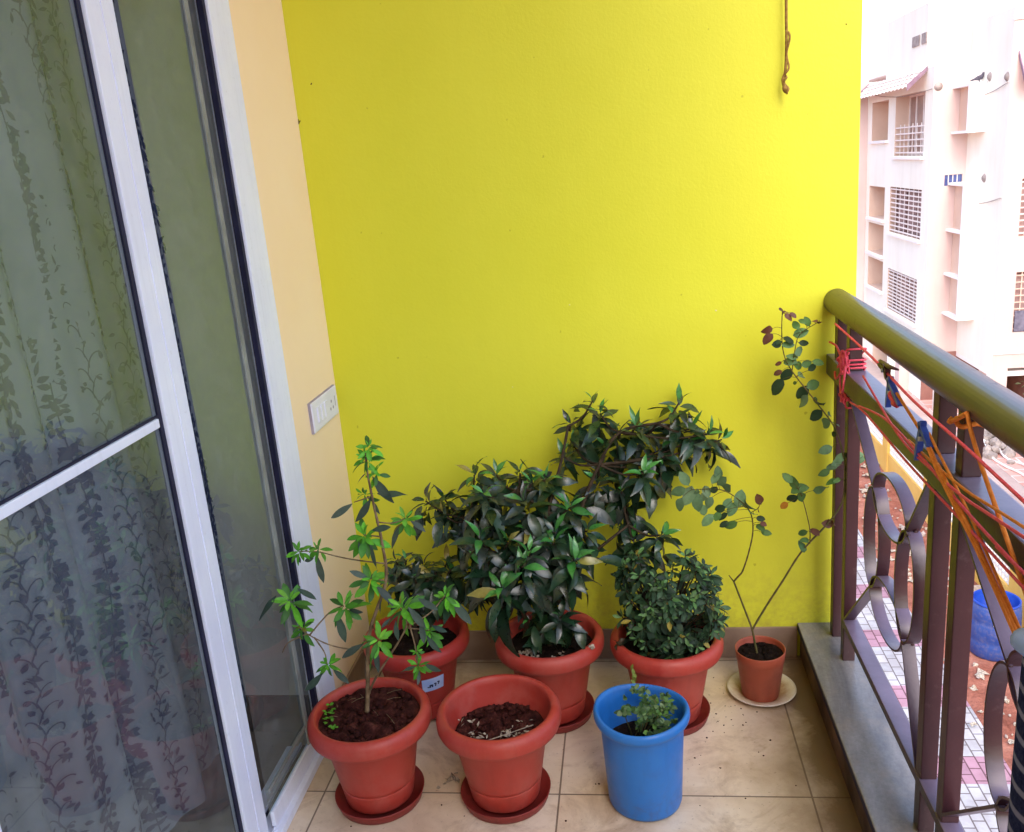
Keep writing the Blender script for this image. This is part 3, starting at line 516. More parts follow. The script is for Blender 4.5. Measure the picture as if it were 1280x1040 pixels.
# yellow end wall, its skirting, small chips in its paint
wl = tag(MB().box(-.30, W, 0, .20, -.15, H).build('yellow_wall', M['yellow']), 'bright yellow painted wall behind the row of potted plants', 'wall')
boxobj('skirting', M['skirt'], wl, .009, 1.3218, -.009, -.0005, .0005, .1, .0015)
random.seed(3)
for i, (x, y, z) in enumerate(SPOTS):
    b = MB(); n = 5 if i == 0 else 1
    for k in range(n):
        r = random.uniform(.0014, .003)*(1.6 if i == 0 else 1)
        prof = [(0.0001, .001), (r*.7, .0008), (r, 0)]
        t = MB(); t.lathe(prof, 9, wob=lambda rr, zz, a: (rr*(1+.35*math.sin(2*a+i)), zz))
        t.b.transform(Matrix.Translation((x+random.uniform(-.006, .006)*(n > 1), -.0004, z+random.uniform(-.006, .006)*(n > 1))) @ Matrix.Rotation(PI/2, 4, 'X'))
        b.merge(t.b)
    b.build('paint_chip', M['scuff'] if i in (0, 4, 5, 6) else M['chip'], wl)
tag(MB().box(-.25, 1.50, YS-.20, YS-.0005, -.15, H).build('added_end_wall', M['yellow']), 'yellow wall closing the near end of the balcony, facing the potted plants', 'wall')  # added behind the camera to block frontal light and raise contrast
# cream wall around the glass door
D0, D1, DT = -.356, -2.75, 2.16
cw = thing('peach_wall', 'cream peach wall strip between the white door frame and the yellow wall', 'wall', (0, -.18, 0))
b = MB(); b.box(-.25, 0, D0+.0004, -.0006, .0005, H); b.box(-.25, 0, D1, D0-.0005, DT, H-.001); b.box(-.25, 0, YS, D1-.001, .0005, H-.002)
b.build('wall', M['peach'], cw)
boxobj('skirting', M['skirt'], cw, .0005, .009, D0+.002, -.010, .0005, .1, .0015)
ce = struct(MB().box(-.25, 1.37, YS, -.0005, H+.001, H+.16).build('ceiling', M['ceiling']))
# ledge
lg = thing('stone_ledge', 'low grey stone ledge running under the balcony railing', 'ledge', (1.39, -1, 0))
boxobj('riser', M['ledge_riser'], lg, 1.331, 1.452, YS, -.0005, -.15, .092)
sl = MB().box(1.3225, 1.462, YS, -.0004, .0925, .112, .003).build('stone_slab', M['ledge'], lg)
boxobj('slab_edge', M['rubber'], lg, 1.3212, 1.3222, YS+.01, -.0096, .094, .1085)

# ------------------------------------------------------------------ sliding door
door = thing('sliding_glass_door', 'white framed sliding glass door with thin cross bar', 'door', (0, -1.2, 0))
fr = MB(); fr.box(-.027, .004, D0-.115, D0-.0005, .0005, DT-.001, .003); fr.box(-.11, .004, D1+.0005, D1+.10, .0005, DT-.001, .003)
fr.box(-.109, .0035, D1+.1005, D0-.1155, DT-.09, DT-.001, .003)
fr = fr.build('frame', M['upvc'], door)
tr = MB()
tr.box(-.112, -.004, D1+.101, D0-.1155, 0.0005, .022, .002)
tr.box(-.0235, -.0185, D1+.101, D0-.1155, .0215, .032, .0015); tr.box(-.073, -.068, D1+.101, D0-.1155, .0215, .034, .0015)
tr.build('track', M['upvc'], fr)
tb = MB(); tb.box(-.0665, -.0605, D1+.101, D0-.1158, .0222, .026); tb.build('track_gap', M['rubber'], fr)
boxobj('gasket', M['rubber'], fr, -.017, -.003, D0-.128, D0-.1153, .036, DT-.092)
# outer sash
Y0, Y1 = -.802, -1.62
sa = MB()
sa.box(-.058, -.030, Y0-.0445, Y0, .026, DT-.094, .003); sa.box(-.0565, -.0285, Y0-.098, Y0-.0455, .026, DT-.0945, .004)
sa.box(-.0575, -.0275, Y0-.0465, Y0-.0445, .03, DT-.10)
sa.box(-.058, -.029, Y1, Y1+.098, .026, DT-.094, .004)
sa.box(-.0575, -.0295, Y1+.0985, Y0-.0985, .026, .095, .004); sa.box(-.0575, -.0295, Y1+.0985, Y0-.0985, DT-.165, DT-.0945, .004)
sa = sa.build('sash', M['upvc'], door)
g = MB(); g.quad((-.043, Y1+.099, .0955), (-.043, Y0-.099, .0955), (-.043, Y0-.099, DT-.166), (-.043, Y1+.099, DT-.166)); g.build('glass_pane', M['glass'], sa)
cb = MB(); cb.box(-.0405, -.031, Y1+.0995, Y0-.1195, 1.066, 1.084, .002); cb.build('cross_bar', M['upvc'], sa)
gk = MB(); gk.box(-.0405, -.036, Y1+.0995, Y0-.1115, 1.0845, 1.0885); gk.box(-.0405, -.036, Y0-.111, Y0-.0985, .096, DT-.167); gk.build('gasket', M['rubber'], sa)
# inner sash
si = MB(); si.box(-.098, -.070, -.800, -.735, .036, DT-.094, .003); si.box(-.0268, -.016, -.79, D0-.129, .034, .075, .002); si.box(-.0268, -.016, -.79, D0-.129, DT-.16, DT-.0945, .002)
si = si.build('fixed_panel', M['upvc'], door)
g = MB(); g.quad((-.022, -.80, .0755), (-.022, D0-.122, .0755), (-.022, D0-.122, DT-.161), (-.022, -.80, DT-.161)); g.build('glass_pane', M['glass'], si)
bd = MB(); bd.box(-.0215, -.0165, -.542, -.530, .076, DT-.162, .001); bd.box(-.0210, -.0175, -.527, -.521, .076, DT-.162, .001); bd.box(-.0215, -.0165, -.79, -.5425, .128, .138, .001); bd.build('glazing_bead', M['bead'], si)

# ------------------------------------------------------------------ room behind the glass
struct(MB().box(-3.2, -.115, -4.2, -.36, -.1, -.001).build('room_floor', M['room_floor']))
struct(MB().box(-3.2, -.2505, -4.2, -.36, H+.0015, H+.1).build('room_ceiling', M['ceiling']))
rw = thing('room_wall', 'grey room wall with dark skirting seen through the right hand glass pane', 'wall', (-1, -.37, 0))
b = MB(); b.box(-3.2, -.0275, -.372, -.3565, 0.0008, H-.003); b.build('wall', M['room_wall'], rw)
boxobj('skirting', M['room_skirt'], rw, -3.19, -.028, -.380, -.3725, .0015, .115)
rb = MB(); rb.box(-3.35, -3.2005, -4.3, -.25, 0, H); rb.box(-3.2, -.2505, -4.32, -4.2005, 0, H-.001)
tag(rb.build('room_back_wall', M['room_wall']), 'dim grey wall at the back of the room behind the curtain', 'wall')
# curtain with printed vines
cur = thing('curtain', 'grey curtain printed with dark blue leaf vines hanging behind the door glass', 'curtain', (-.16, -1.5, 2.1))
def cx(y, z):
    k = .55+.45*(2.1-z)/2.0
    return -.165+k*(.026*math.sin(2*PI*y/.235+.6*math.sin(z*1.1))+.012*math.sin(2*PI*y/.108+1.3+z*.7)+.010*noise.noise(Vector((y*2, z*.9, 3))))
CY0, CY1, CZ0, CZ1 = -.505, -2.55, .17, 2.12
ys = [CY0+(CY1-CY0)*i/300 for i in range(301)]; zs = [CZ0+(CZ1-CZ0)*j/26 for j in range(27)]
cb = MB(); gv = [[cb.b.verts.new((cx(y, z), y+.006*math.sin(z*3.1), z)) for z in zs] for y in ys]
for a, c_ in zip(gv, gv[1:]):
    for j in range(26):
        f = cb.b.faces.new((a[j], c_[j], c_[j+1], a[j+1])); f.smooth = True
def on(y, z):
    e = .004; p = Vector((cx(y, z), y, z)); ty = Vector((cx(y-e, z)-cx(y, z), -e, 0)).normalized(); n = ty.cross(Vector((0, 0, 1)))
    if n.x < 0: n = -n
    return p+n*.0018
random.seed(21)
def poly(pts):
    vs = [cb.b.verts.new(on(*p)) for p in pts]
    f = cb.b.faces.new(vs); f.material_index = 1; f.smooth = True
def petal(y, z, a, L, w):
    c_, s_ = math.cos(a), math.sin(a)
    T = [(0, 0), (.3, .5), (.62, .42), (1, 0), (.62, -.42), (.3, -.5)]
    poly([(y+L*t*c_-w*q*s_, z+L*t*s_+w*q*c_) for t, q in T])
def ribbon(pts, w):
    for (y0, z0), (y1, z1) in zip(pts, pts[1:]):
        d = math.hypot(y1-y0, z1-z0) or 1; ny, nz = -(z1-z0)/d*w/2, (y1-y0)/d*w/2
        poly([(y0+ny, z0+nz), (y1+ny, z1+nz), (y1-ny, z1-nz), (y0-ny, z0-nz)])
k = 0; yv = CY0-.03
while yv > -1.75:
    ph = random.uniform(0, 6); z = CZ0+.015
    if k % 2 == 0:                # a thick vine of filled leaves
        while z < CZ1-.03:
            yy = yv+.012*math.sin(z*9+ph)
            for sg in (1, -1):
                for q in range(2):
                    if random.random() < .82: petal(yy+sg*(.002+.020*q+random.uniform(-.003, .003)), z+random.uniform(-.006, .006), PI/2+sg*random.uniform(.3, 1.4), random.uniform(.018, .034), random.uniform(.008, .014))
            z2 = z+.017; ribbon([(yy, z), (yv+.012*math.sin(z2*9+ph), z2)], .0022); z = z2
        yv -= .072
    else:                         # outlined scrolls
        sg = 1
        while z < CZ1-.07:
            sg = -sg; r = random.uniform(.007, .017); yy = yv+.010*math.sin(z*7+ph); tw_ = random.uniform(2.6, 4.6); n_ = 9
            ribbon([(yy+sg*(.002+r*(1-math.cos(t))*(1-.06*t)), z+r*math.sin(t)*1.15+.005*t) for t in [i*tw_/n_ for i in range(n_)]], random.uniform(.0016, .0028))
            z2 = z+random.uniform(.014, .026)
            ribbon([(yy, z), ((yy+yv+.010*math.sin(z2*7+ph))/2+.003*sg, (z+z2)/2), (yv+.010*math.sin(z2*7+ph), z2)], .0022)
            for _ in range(random.choice((1, 2, 2, 3))):
                petal(yy+random.uniform(-.030, .030), z+random.uniform(-.008, .012), random.uniform(0, 6.28), random.uniform(.010, .024), random.uniform(.005, .010))
            z = z2
        yv -= .080
    k += 1
cb.col = 1
cb.build('cloth', [M['curtain'], M['curtain_print']], cur)
rd = MB(); rd.tube([(-.17, -.42, 2.135), (-.17, -2.7, 2.135)], .012, 12); rd.build('curtain_rod', M['steel'], cur)

# ------------------------------------------------------------------ switch plate on the cream wall
sw = tag(MB().box(.0004, .011, -.240, -.030, .838, .922, .004).build('switch_plate', M['switch']), 'white electrical switch plate on the cream wall strip', 'switch')
boxobj('plate_gap', M['switch_gap'], sw, .0002, .0075, -.2412, -.0288, .8368, .9232)
for y0, y1, z0, z1 in ((-.205, -.183, .858, .902), (-.176, -.154, .858, .902), (-.147, -.125, .858, .902)):
    boxobj('rocker', M['switch'], sw, .0105, .0145, y0, y1, z0, z1, .002)
sk = MB()
for y, z in ((-.085, .888), (-.096, .868), (-.074, .868)):
    t = MB(); t.lathe([(.0001, 0), (.0048, 0)], 12); t.b.transform(Matrix.Translation((.0113, y, z)) @ Matrix.Rotation(PI/2, 4, 'Y')); sk.merge(t.b)
sk.box(.0105, .0112, -.0545, -.0505, .866, .896)
sk.build('socket_holes', M['switch_gap'], sw)

# ------------------------------------------------------------------ twine hanging in front of the yellow wall
tw = MB(); P_ = catmull([(HOOK[0][0], -.03, H)]+HOOK, 10)
tw.tube(P_, [.0036]*(len(P_)-12)+[.0046]*6+[.0065, .007, .0062, .005, .003, .0012], 8)
q = catmull([(p[0]+.004, p[1]-.003, p[2]) for p in HOOK[1:]], 10)
tw.tube([(a.x+.0035*math.sin(i*.8), a.y+.0035*math.cos(i*.8), a.z) for i, a in enumerate(q)], .0028, 6)
tag(tw.build('hanging_twine', M['twine']), 'short brown twine with a knotted end hanging from above against the yellow wall', 'rope')

# ------------------------------------------------------------------ railing
rl = thing('balcony_railing', 'dark maroon metal railing with olive handrail and looped ovals', 'railing', (1.42, -1, .112))
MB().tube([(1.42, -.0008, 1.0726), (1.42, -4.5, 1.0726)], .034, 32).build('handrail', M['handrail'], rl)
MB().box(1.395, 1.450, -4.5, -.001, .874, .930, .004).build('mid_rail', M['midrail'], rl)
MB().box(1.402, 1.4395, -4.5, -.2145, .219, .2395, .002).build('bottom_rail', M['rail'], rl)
pys = [(-.070, 0), (-.198, 0)]
for i in range(1, 6): pys += [(-.846-.750*(i-1), 1), (-.968-.750*(i-1), 1)]
for y, k in pys:
    if y < -4.4: continue
    b = MB(); segs = [(.1122, .2188), (.2397, .8738), (.9302, 1.045)] if k else [(.1122, .8738), (.9302, 1.045)]
    for z0, z1 in segs: b.box(1.405, 1.4365, y-.016, y+.016, z0, z1, .002)
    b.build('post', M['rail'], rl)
def bar(b, pts, w=.027, t=.0045, closed=False):
    """flat iron: a strip w wide along x, t thick in the y-z plane"""
    n = len(pts); rings = []
    for i, (y, z) in enumerate(pts):
        a = pts[(i-1) % n] if closed or i else pts[i]; c_ = pts[(i+1) % n] if closed or i < n-1 else pts[i]
        d = Vector((0, c_[0]-a[0], c_[1]-a[1])).normalized(); nn = Vector((0, -d.z, d.y))*t/2
        p = Vector((0, y, z))
        rings.append([b.b.verts.new(q) for q in ((Vector((1.4045, 0, 0))+p+nn), (Vector((1.4045+w, 0, 0))+p+nn), (Vector((1.4045+w, 0, 0))+p-nn), (Vector((1.4045, 0, 0))+p-nn))])
    for k in range(4):
        strip = [(b.b.verts.new(r[k].co), b.b.verts.new(r[(k+1) % 4].co)) for r in rings]
        for i in range(n if closed else n-1):
            A, B = strip[i], strip[(i+1) % n]
            f = b.b.faces.new((A[0], A[1], B[1], B[0])); f.smooth = k in (0, 2)
    ends = [] if closed else [[v.co.copy() for v in rings[0][::-1]], [v.co.copy() for v in rings[-1]]]
    for r in rings:
        for v in r: b.b.verts.remove(v)
    for e in ends: b.b.faces.new([b.b.verts.new(c_) for c_ in e])
for i in range(5):
    y0 = -.215-.770*i+(.020*i); y1 = y0-.614; zc, yc, hs = .587, y0-.365, .127
    if y1 < -4.4: break
    AC, CD, EA, DE = (yc+hs, zc+hs), (yc-hs, zc+hs), (yc+hs, zc-hs), (yc-hs, zc-hs)
    for (a, c_, horiz) in ((AC, EA, 0), (AC, CD, 1), (CD, DE, 0), (EA, DE, 1)):
        m = ((a[0]+c_[0])/2, (a[1]+c_[1])/2); b = MB(); b.col = None
        rr = hs-.003
        pts = [(m[0]+(rr if horiz else .064)*math.cos(t), m[1]+(.064 if horiz else rr)*math.sin(t)) for t in [2*PI*j/56 for j in range(56)]]
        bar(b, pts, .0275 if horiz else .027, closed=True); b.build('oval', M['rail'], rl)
    for jy, jz in (AC, CD, EA, DE):
        b = MB(); rnd = random.Random(int(jy*1000)+int(jz*100))
        for _ in range(7): b.box(*[v for c0, w_ in ((1.406+rnd.random()*.024, .004), (jy+rnd.gauss(0, .004), .0045), (jz+rnd.gauss(0, .005), .0045)) for v in (c0-w_, c0+w_)], .0035)
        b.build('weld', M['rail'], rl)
    for p, c_ in ((AC, (y0, .873)), (CD, (y1, .873)), (EA, (y0, .2405)), (DE, (y1, .2405))):
        b = MB(); d = Vector((c_[0]-p[0], c_[1]-p[1])).normalized()*.004
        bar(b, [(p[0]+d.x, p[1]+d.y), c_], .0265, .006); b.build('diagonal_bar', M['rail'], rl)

# cords, pegs and towel on the railing
def ext(l, k=1.6):
    a, b_ = Vector(l[-2]), Vector(l[-1]); d = (b_-a).normalized(); return l+[list(b_+d*k)]
def sagged(l): return catmull(l, 8)
cd = thing('pink_clothesline', 'thin pink cord knotted to the railing post and strung along the rail', 'clothesline', tuple(ROPES['upper'][0]))
for key, r in (('upper', .0027), ('mid', .0025), ('low', .0023), ('lowb', .0025)):
    MB().tube(sagged(ext(ROPES[key], 1.2)), r, 8).build('cord', M['pink_rope'], cd)
random.seed(8)
for kx, (kc, rad, zz) in enumerate(((KNOTS[0], .026, .03), (KNOTS[1], .02, .015))):
    b = MB(); c_ = Vector((1.421, -.198, .955 if kx == 0 else .862))
    for w in range(7 if kx == 0 else 3):           # turns about the post
        z = c_.z+random.uniform(-zz, zz*.7); ti = random.uniform(-.02, .02)
        loop = [(c_.x+.0225*sx, c_.y+.0225*sy, z+ti*sy) for sx, sy in ((-1, -.9), (-1, .9), (-.9, 1), (.9, 1), (1, .9), (1, -.9), (.9, -1), (-.9, -1), (-1, -.9))]
        b.tube(loop, .0026, 6)
    for w in range(12 if kx == 0 else 4):          # the tangle in front
        o = Vector((c_.x-.028, c_.y-.012, c_.z)); pts = [o+Vector((random.uniform(-.012, .008), random.uniform(-.028, .02), random.uniform(-zz, zz))) for _ in range(5)]
        b.tube(catmull(pts, 5), .0024, 6)
    if kx == 0: b.tube(catmull([(1.39, -.235, .95), (1.383, -.2, .915), (1.385, -.16, .90), (1.39, -.13, .91)], 6), .003, 6); b.tube(catmull([(1.39, -.24, .95), (1.378, -.27, .90), (1.38, -.24, .885), (1.385, -.21, .91), (1.39, -.2, .95)], 6), .003, 6); b.tube(catmull([(1.39, -.2, .96), (1.395, -.12, .975), (1.395, -.04, .97)], 6), .003, 6)
    b.build('knot', M['pink_rope'], cd)
oc = thing('orange_clothesline', 'thick orange rope running from the blue pegs down to the towel', 'clothesline', tuple(ROPES['peglink'][0]))
pl = ROPES['peglink']
MB().tube(sagged(pl[:4]), .0030, 8).build('rope', M['orange_rope'], oc)
MB().tube(sagged(ext(pl[3:], .5)), .0043, 10).build('rope', M['orange_rope'], oc)
for dx_, dy_, dz_ in ((.006, .012, .012), (-.004, -.016, -.006)):
    MB().tube(sagged(ext([[a+dx_, b_+dy_, c_+dz_*(1+.4*math.sin(i))] for i, (a, b_, c_) in enumerate(pl[2:])], .5)), .0026, 8).build('rope', M['orange_rope'], oc)
MB().tube(sagged(ext([[a+.004, b_+.006, c_+.010] for a, b_, c_ in ROPES['mid'][2:]], 1.2)), .0024, 8).build('rope', M['orange_rope'], oc)
oc2 = thing('orange_clothesline', 'orange rope looped under the handrail at the third and fourth posts', 'clothesline', tuple(ROPES['orange'][0]))
b = MB(); b.tube(sagged(ext(ROPES['orange'], .5)), .0035, 8)
yp = -.968
b.tube([(1.421+.0225*math.cos(a)*1.0, yp+.0225*math.sin(a)*1.0, 1.022+.004*math.sin(3*a)) for a in [2*PI*i/24 for i in range(25)]], .0042, 8)
b.tube(catmull([ROPES['orange'][0], (1.392, -.956, 1.02), (1.40, -.946, 1.024)], 6), .0044, 8)
b.build('rope', M['orange_rope'], oc2)
def peg(top, l1, l2, mat, label, group=None, up=None):
    top, l1, l2 = Vector(top), Vector(l1), Vector(l2)
    t = thing('clothes_peg', label, 'clothes peg', tuple(top), group)
    for e, off in ((l1, -.004), (l2, .004)):
        d = (e-top); L = d.length; d.normalize(); ax = Vector((1, 0, 0)); n = d.cross(ax).normalized(); ax = n.cross(d)
        b = MB(); prof = [(-.012, .0030), (0, .0044), (L*.45, .0052), (L*.8, .004), (L, .0018)]
        rings = []
        for s_, h in prof:
            c_ = top+d*s_
            rings.append([b.b.verts.new(c_+ax*x_+n*y_) for x_, y_ in ((-.0055, -h), (.0055, -h), (.0055, h), (-.0055, h))])
        for A, B in zip(rings, rings[1:]):
            for k in range(4): b.b.faces.new((A[k], A[(k+1) % 4], B[(k+1) % 4], B[k]))
        b.b.faces.new(rings[0][::-1]); b.b.faces.new(rings[-1])
        b.build('peg_arm', mat, t)
    mid = top+(l1+l2-2*top)*.22
    MB().tube([mid+Vector((-.008, 0, 0)), mid+Vector((.008, 0, 0))], .0042, 12).build('spring', M['steel'], t)
    return t
peg(PEGS[0][0], PEGS[0][1], PEGS[0][2], M['peg_blue'], 'blue clothes peg with a scrap of red, close to the pink knot')
peg(PEGS[1][0], PEGS[1][1], PEGS[1][2], M['peg_blue'], 'blue clothes peg gripping the cords just before the third post')
pb = peg(PEGS[2][0], PEGS[2][1], PEGS[2][3], M['peg_black'], 'small dark maroon clothes peg on the pink cord under the handrail')
b = MB(); a_, c_ = Vector(PEGS[2][1]), Vector(PEGS[2][2]); b.tube([a_+Vector((0, 0, .006)), a_*.5+c_*.5, c_], [.004, .0048, .002], 8); b.build('peg_arm', M['peg_black'], pb)
b = MB(); p0, p1 = Vector(REDPEG[0]), Vector(REDPEG[1])
b.tube(catmull([p0, p0*.6+p1*.4+Vector((-.004, .01, 0)), p1+Vector((0, -.012, 0)), p1+Vector((0, .012, -.003))], 5), .0058, 8)
tag(b.build('red_tie', M['peg_red']), 'small scrap of red string tied beside the blue peg', 'string')
tt = thing('striped_towel', 'dark blue towel with pale stripes hanging over the rail at the picture edge', 'towel', (1.36, -1.5, .86))
b = MB(); NY, NZ = 40, 30; g_ = []
for i in range(NY+1):
    y = -1.348-.42*i/NY; row = []
    for j in range(NZ+1):
        z = .838-.62*j/NZ; k = j/NZ
        row.append(b.b.verts.new((1.362+.016*math.sin(y*38+.6*z)*(.35+k)+.01*noise.noise(Vector((y*4, z*3, 1))), y+.006*math.sin(z*11), z)))
    g_.append(row)
for A, B in zip(g_, g_[1:]):
    for j in range(NZ):
        f = b.b.faces.new((A[j], A[j+1], B[j+1], B[j])); f.smooth = True
bk = bmesh.ops.solidify(b.b, geom=b.b.faces[:], thickness=.006)
b.build('cloth', M['towel'], tt)
b = MB(); b.tube(catmull([(1.362, -1.345, .838), (1.365, -1.42, .846), (1.362, -1.55, .840), (1.364, -1.77, .846)], 6), .017, 12); b.build('folded_top', M['towel_top'], tt)

# ------------------------------------------------------------------ pots
def chunks(b, cx_, cy_, z, R, n, s0, s1, mi=0, seed=0, lift=0.0):
    rnd = random.Random(seed)
    for _ in range(n):
        a = rnd.uniform(0, 2*PI); r = R*math.sqrt(rnd.random()); s = rnd.uniform(s0, s1)
        t = bmesh.new(); bmesh.ops.create_icosphere(t, subdivisions=1, radius=s)
        for v in t.verts: v.co *= rnd.uniform(.65, 1.2); v.co.z *= .75
        t.transform(Matrix.Translation((cx_+r*math.cos(a), cy_+r*math.sin(a), z+lift+s*.2)) @ Matrix.Rotation(rnd.uniform(0, 6), 4, 'Z'))
        b.merge(t, mi, smooth=True)
def soil_bm(R, z, seed, amp=.008, dome=.0):
    b = MB(); n, rings = 48, 14; prev = None; c0 = b.b.verts.new((0, 0, z+dome))
    for i in range(1, rings+1):
        r = R*i/rings; rg = []
        for k in range(n):
            a = 2*PI*k/n; x, y = r*math.cos(a), r*math.sin(a)
            h = amp*(noise.fractal(Vector((x*28+seed*7, y*28, seed)), .8, 2, 5))+dome*(1-(i/rings)**2)
            rg.append(b.b.verts.new((x, y, z+h*(1 if i < rings else .3))))
        for k in range(n):
            if prev: f = b.b.faces.new((prev[k], rg[k], rg[(k+1) % n], prev[(k+1) % n]))
            else: f = b.b.faces.new((c0, rg[k], rg[(k+1) % n]))
            f.smooth = True
        prev = rg
    return b
PROF = [(.0005, .014), (.078, .014), (.0825, .0155), (.0845, .020), (.0915, .062), (.0916, .0645), (.0908, .066), (.0908, .0672), (.0926, .0685), (.0945, .078), (.1135, .186), (.1160, .189), (.119, .199), (.124, .2045),
        (.139, .2055), (.1465, .209), (.150, .218), (.1506, .230), (.1488, .242), (.143, .2505), (.135, .2540), (.129, .2530), (.1255, .2475), (.1235, .236), (.1195, .212), (.1100, .186), (.0900, .075), (.0005, .07)]
def pot_mesh(name, mat, parent):
    b = MB(); b.lathe(PROF, 72); return b.build(name, mat, parent)
def saucer(x, y, label):
    b = MB(); b.lathe([(.0005, 0), (.098, 0), (.104, .003), (.111, .024), (.1115, .027), (.1095, .027), (.101, .006), (.0005, .0055)], 64)
    o = b.build('saucer', M['saucer']); o.location = (x, y, .0005)
    return tag(o, label, 'saucer')
POTS = [('fl', .196, -.640), ('fc', .513, -.630), ('bl', .229, -.270), ('bm', .609, -.287), ('br', .926, -.300)]
PP = {k: (x, y) for k, x, y in POTS}
for k, lab in (('fl', 'dark red saucer under the pot of the tall thin sapling, nearest the door'), ('fc', 'dark red saucer under the plantless pot, beside the blue bucket'), ('bm', 'dark red saucer under the middle back pot of the big dark bush'), ('br', 'dark red saucer under the low bushy pot behind the blue bucket')):
    saucer(*PP[k], lab)
def potted(name, key, label, cat, mat, group='large terracotta plastic pots'):
    t = thing(name, label, cat, (*PP[key], 0)); t['group'] = group
    p = pot_mesh('pot', mat, None); p.parent = t; p.location = (0, 0, 0)
    return t
def stems(name, lines, radii, mat, parent, k=6, n=7):
    b = MB()
    for ln, r in zip(lines, radii):
        pts = catmull(ln, k); m = len(pts)
        r0, r1 = r
        b.tube(pts, [(r0+(r1-r0)*i/(m-1))*(1+.10*math.sin(i*2.1)) for i in range(m)], n)
    return b.build(name, mat, parent)

DK = [srgb(30, 58, 36)[:3], srgb(24, 50, 32)[:3], srgb(40, 68, 44)[:3], srgb(46, 58, 50)[:3], srgb(26, 54, 28)[:3]]
BR = srgb(62, 128, 56)[:3]
def bigfoliage(lst, t, seed, wr=.295):
    random.seed(seed); LV = Leaves()
    def keep(b, d, l):
        if b.y+d.normalized().y*l > -.018: d = Vector((d.x, -abs(d.y)*.2-.05, d.z))
        return d
    for x, y, z, s, br, dx, dz, n in lst:
        ax = Vector((dx, -.32, dz+.40))
        hi = z > .70; rosette(LV, (x, y, z), ax, int(n*(1.25 if hi else 1.6))+1, s*1.22, wr, BR, DK, bright=br, droop=.5 if hi else .8, keep=keep, low=-12 if hi else -28, high=72)
        for k in range(3 if z > .70 else 5):          # single leaves along the twig below the whorl
            q = Vector((x+random.gauss(0, .022), y+random.uniform(0, .04), z-random.uniform(.015, .07)))
            d = Vector((random.gauss(0, 1), random.gauss(-.3, .6), random.gauss(-.3, .4)))
            LV.leaf(q, keep(q, d, s), (random.gauss(0, .3), -.6, 1), s*random.uniform(.75, 1.1), s*.36, vary(random.choice(DK), .3), .5, .25, 6)
    return LV.build('foliage', M['leaf_gloss'], t)
def connect(lst, hubs, r1=.0022):
    L, R = [], []
    for x, y, z, *_ in lst:
        p = Vector((x, y, z)); h = min(hubs, key=lambda q: (Vector(q)-p).length+(.5 if q[2] > z+.05 else 0))
        h = Vector(h); m = h.lerp(p, .55)+Vector((0, .01, -.02))
        L.append([h, m, p+Vector((0, .004, -.004))]); R.append((.0038, r1))
    return L, R
# the big dark bush
t = potted('potted_shrub', 'bm', 'big spreading shrub with glossy dark pointed leaves in the middle back pot', 'potted plant', M['pot'])
x, y = PP['bm']
so = soil_bm(.1190, .212, 4, .010); chunks(so, 0, 0, .212, .11, 70, .003, .009, 0, 5); so = so.build('soil', M['soil_dark'], None); so.parent = t
lb = MB(); rnd = random.Random(9)
chunks(lb, -.055, -.06, .219, .035, 34, .003, .007, 0, 3); chunks(lb, .04, -.075, .219, .03, 18, .003, .008, 0, 4); chunks(lb, .118, -.075, .25, .008, 4, .004, .008, 0, 6)
lb = lb.build('dry_leaf_bits', M['litter'], None); lb.parent = t; lb['kind'] = 'stuff'
hubs = [(x, y, .36), (x-.03, y-.02, .48), (x-.14, y, .5), (x-.2, y+.04, .58), (x+.02, y+.02, .6), (x+.1, y+.06, .56), (x+.16, y+.1, .70), (x+.22, y+.13, .78), (x+.12, y+.04, .46), (x-.06, y+.03, .66), (x+.32, y+.13, .80), (x+.05, y-.03, .36), (x+.08, y+.14, .80), (x+.23, y+.08, .53)]
sk_ = [[(x, y, .19), (x+.004, y, .28), hubs[0]], [hubs[0], hubs[1], hubs[4]], [hubs[0], hubs[2], hubs[3]], [hubs[4], hubs[9]], [hubs[0], hubs[8], hubs[5], hubs[6], hubs[7], hubs[10]], [hubs[4], (x+.06, y+.09, .72), hubs[12]], [hubs[0], hubs[11]], [hubs[8], hubs[13]]]
L, R = connect(BIG, hubs)
stems('stem', sk_+L, [(.011, .008), (.008, .005), (.007, .004), (.005, .004), (.007, .0035), (.005, .0035), (.006, .004), (.005, .003)]+R, M['bark_dark'], t)
bigfoliage(BIG, t, 17)
# same kind, smaller, in the back left corner
t = potted('potted_shrub', 'bl', 'smaller dark leaved shrub in the back corner pot that has a pale blue sticker', 'potted plant', M['pot_deep'])
x, y = PP['bl']
so = soil_bm(.1170, .205, 6, .010); chunks(so, 0, 0, .205, .11, 50, .003, .009, 0, 15); so = so.build('soil', M['soil_dark'], None); so.parent = t
hubs = [(x, y, .30), (x+.02, y, .38), (x-.04, y+.03, .42), (x+.07, y+.02, .42)]
L, R = connect(BACKLEFT, hubs)
stems('stem', [[(x, y, .19), hubs[0], hubs[1]], [hubs[0], hubs[2]], [hubs[1], hubs[3]]]+L, [(.009, .006), (.006, .004), (.005, .004)]+R, M['bark_dark'], t)
bigfoliage(BACKLEFT, t, 23)
pot = [c for c in t.children if c.name.startswith('pot')][0]
ph0, zs_ = STICK; b = MB(); NA = 10; hh = .021
fr_ = lambda z: .0945+(.1135-.0945)*(z-.078)/(.186-.078)
def on_pot(a, z, k=.0016): r = fr_(z)+k; return Vector((r*math.cos(a), r*math.sin(a), z))
aw = .30
gr = [[b.b.verts.new(on_pot(ph0-aw+2*aw*i/NA, zs_-hh+2*hh*j/2)) for j in range(3)] for i in range(NA+1)]
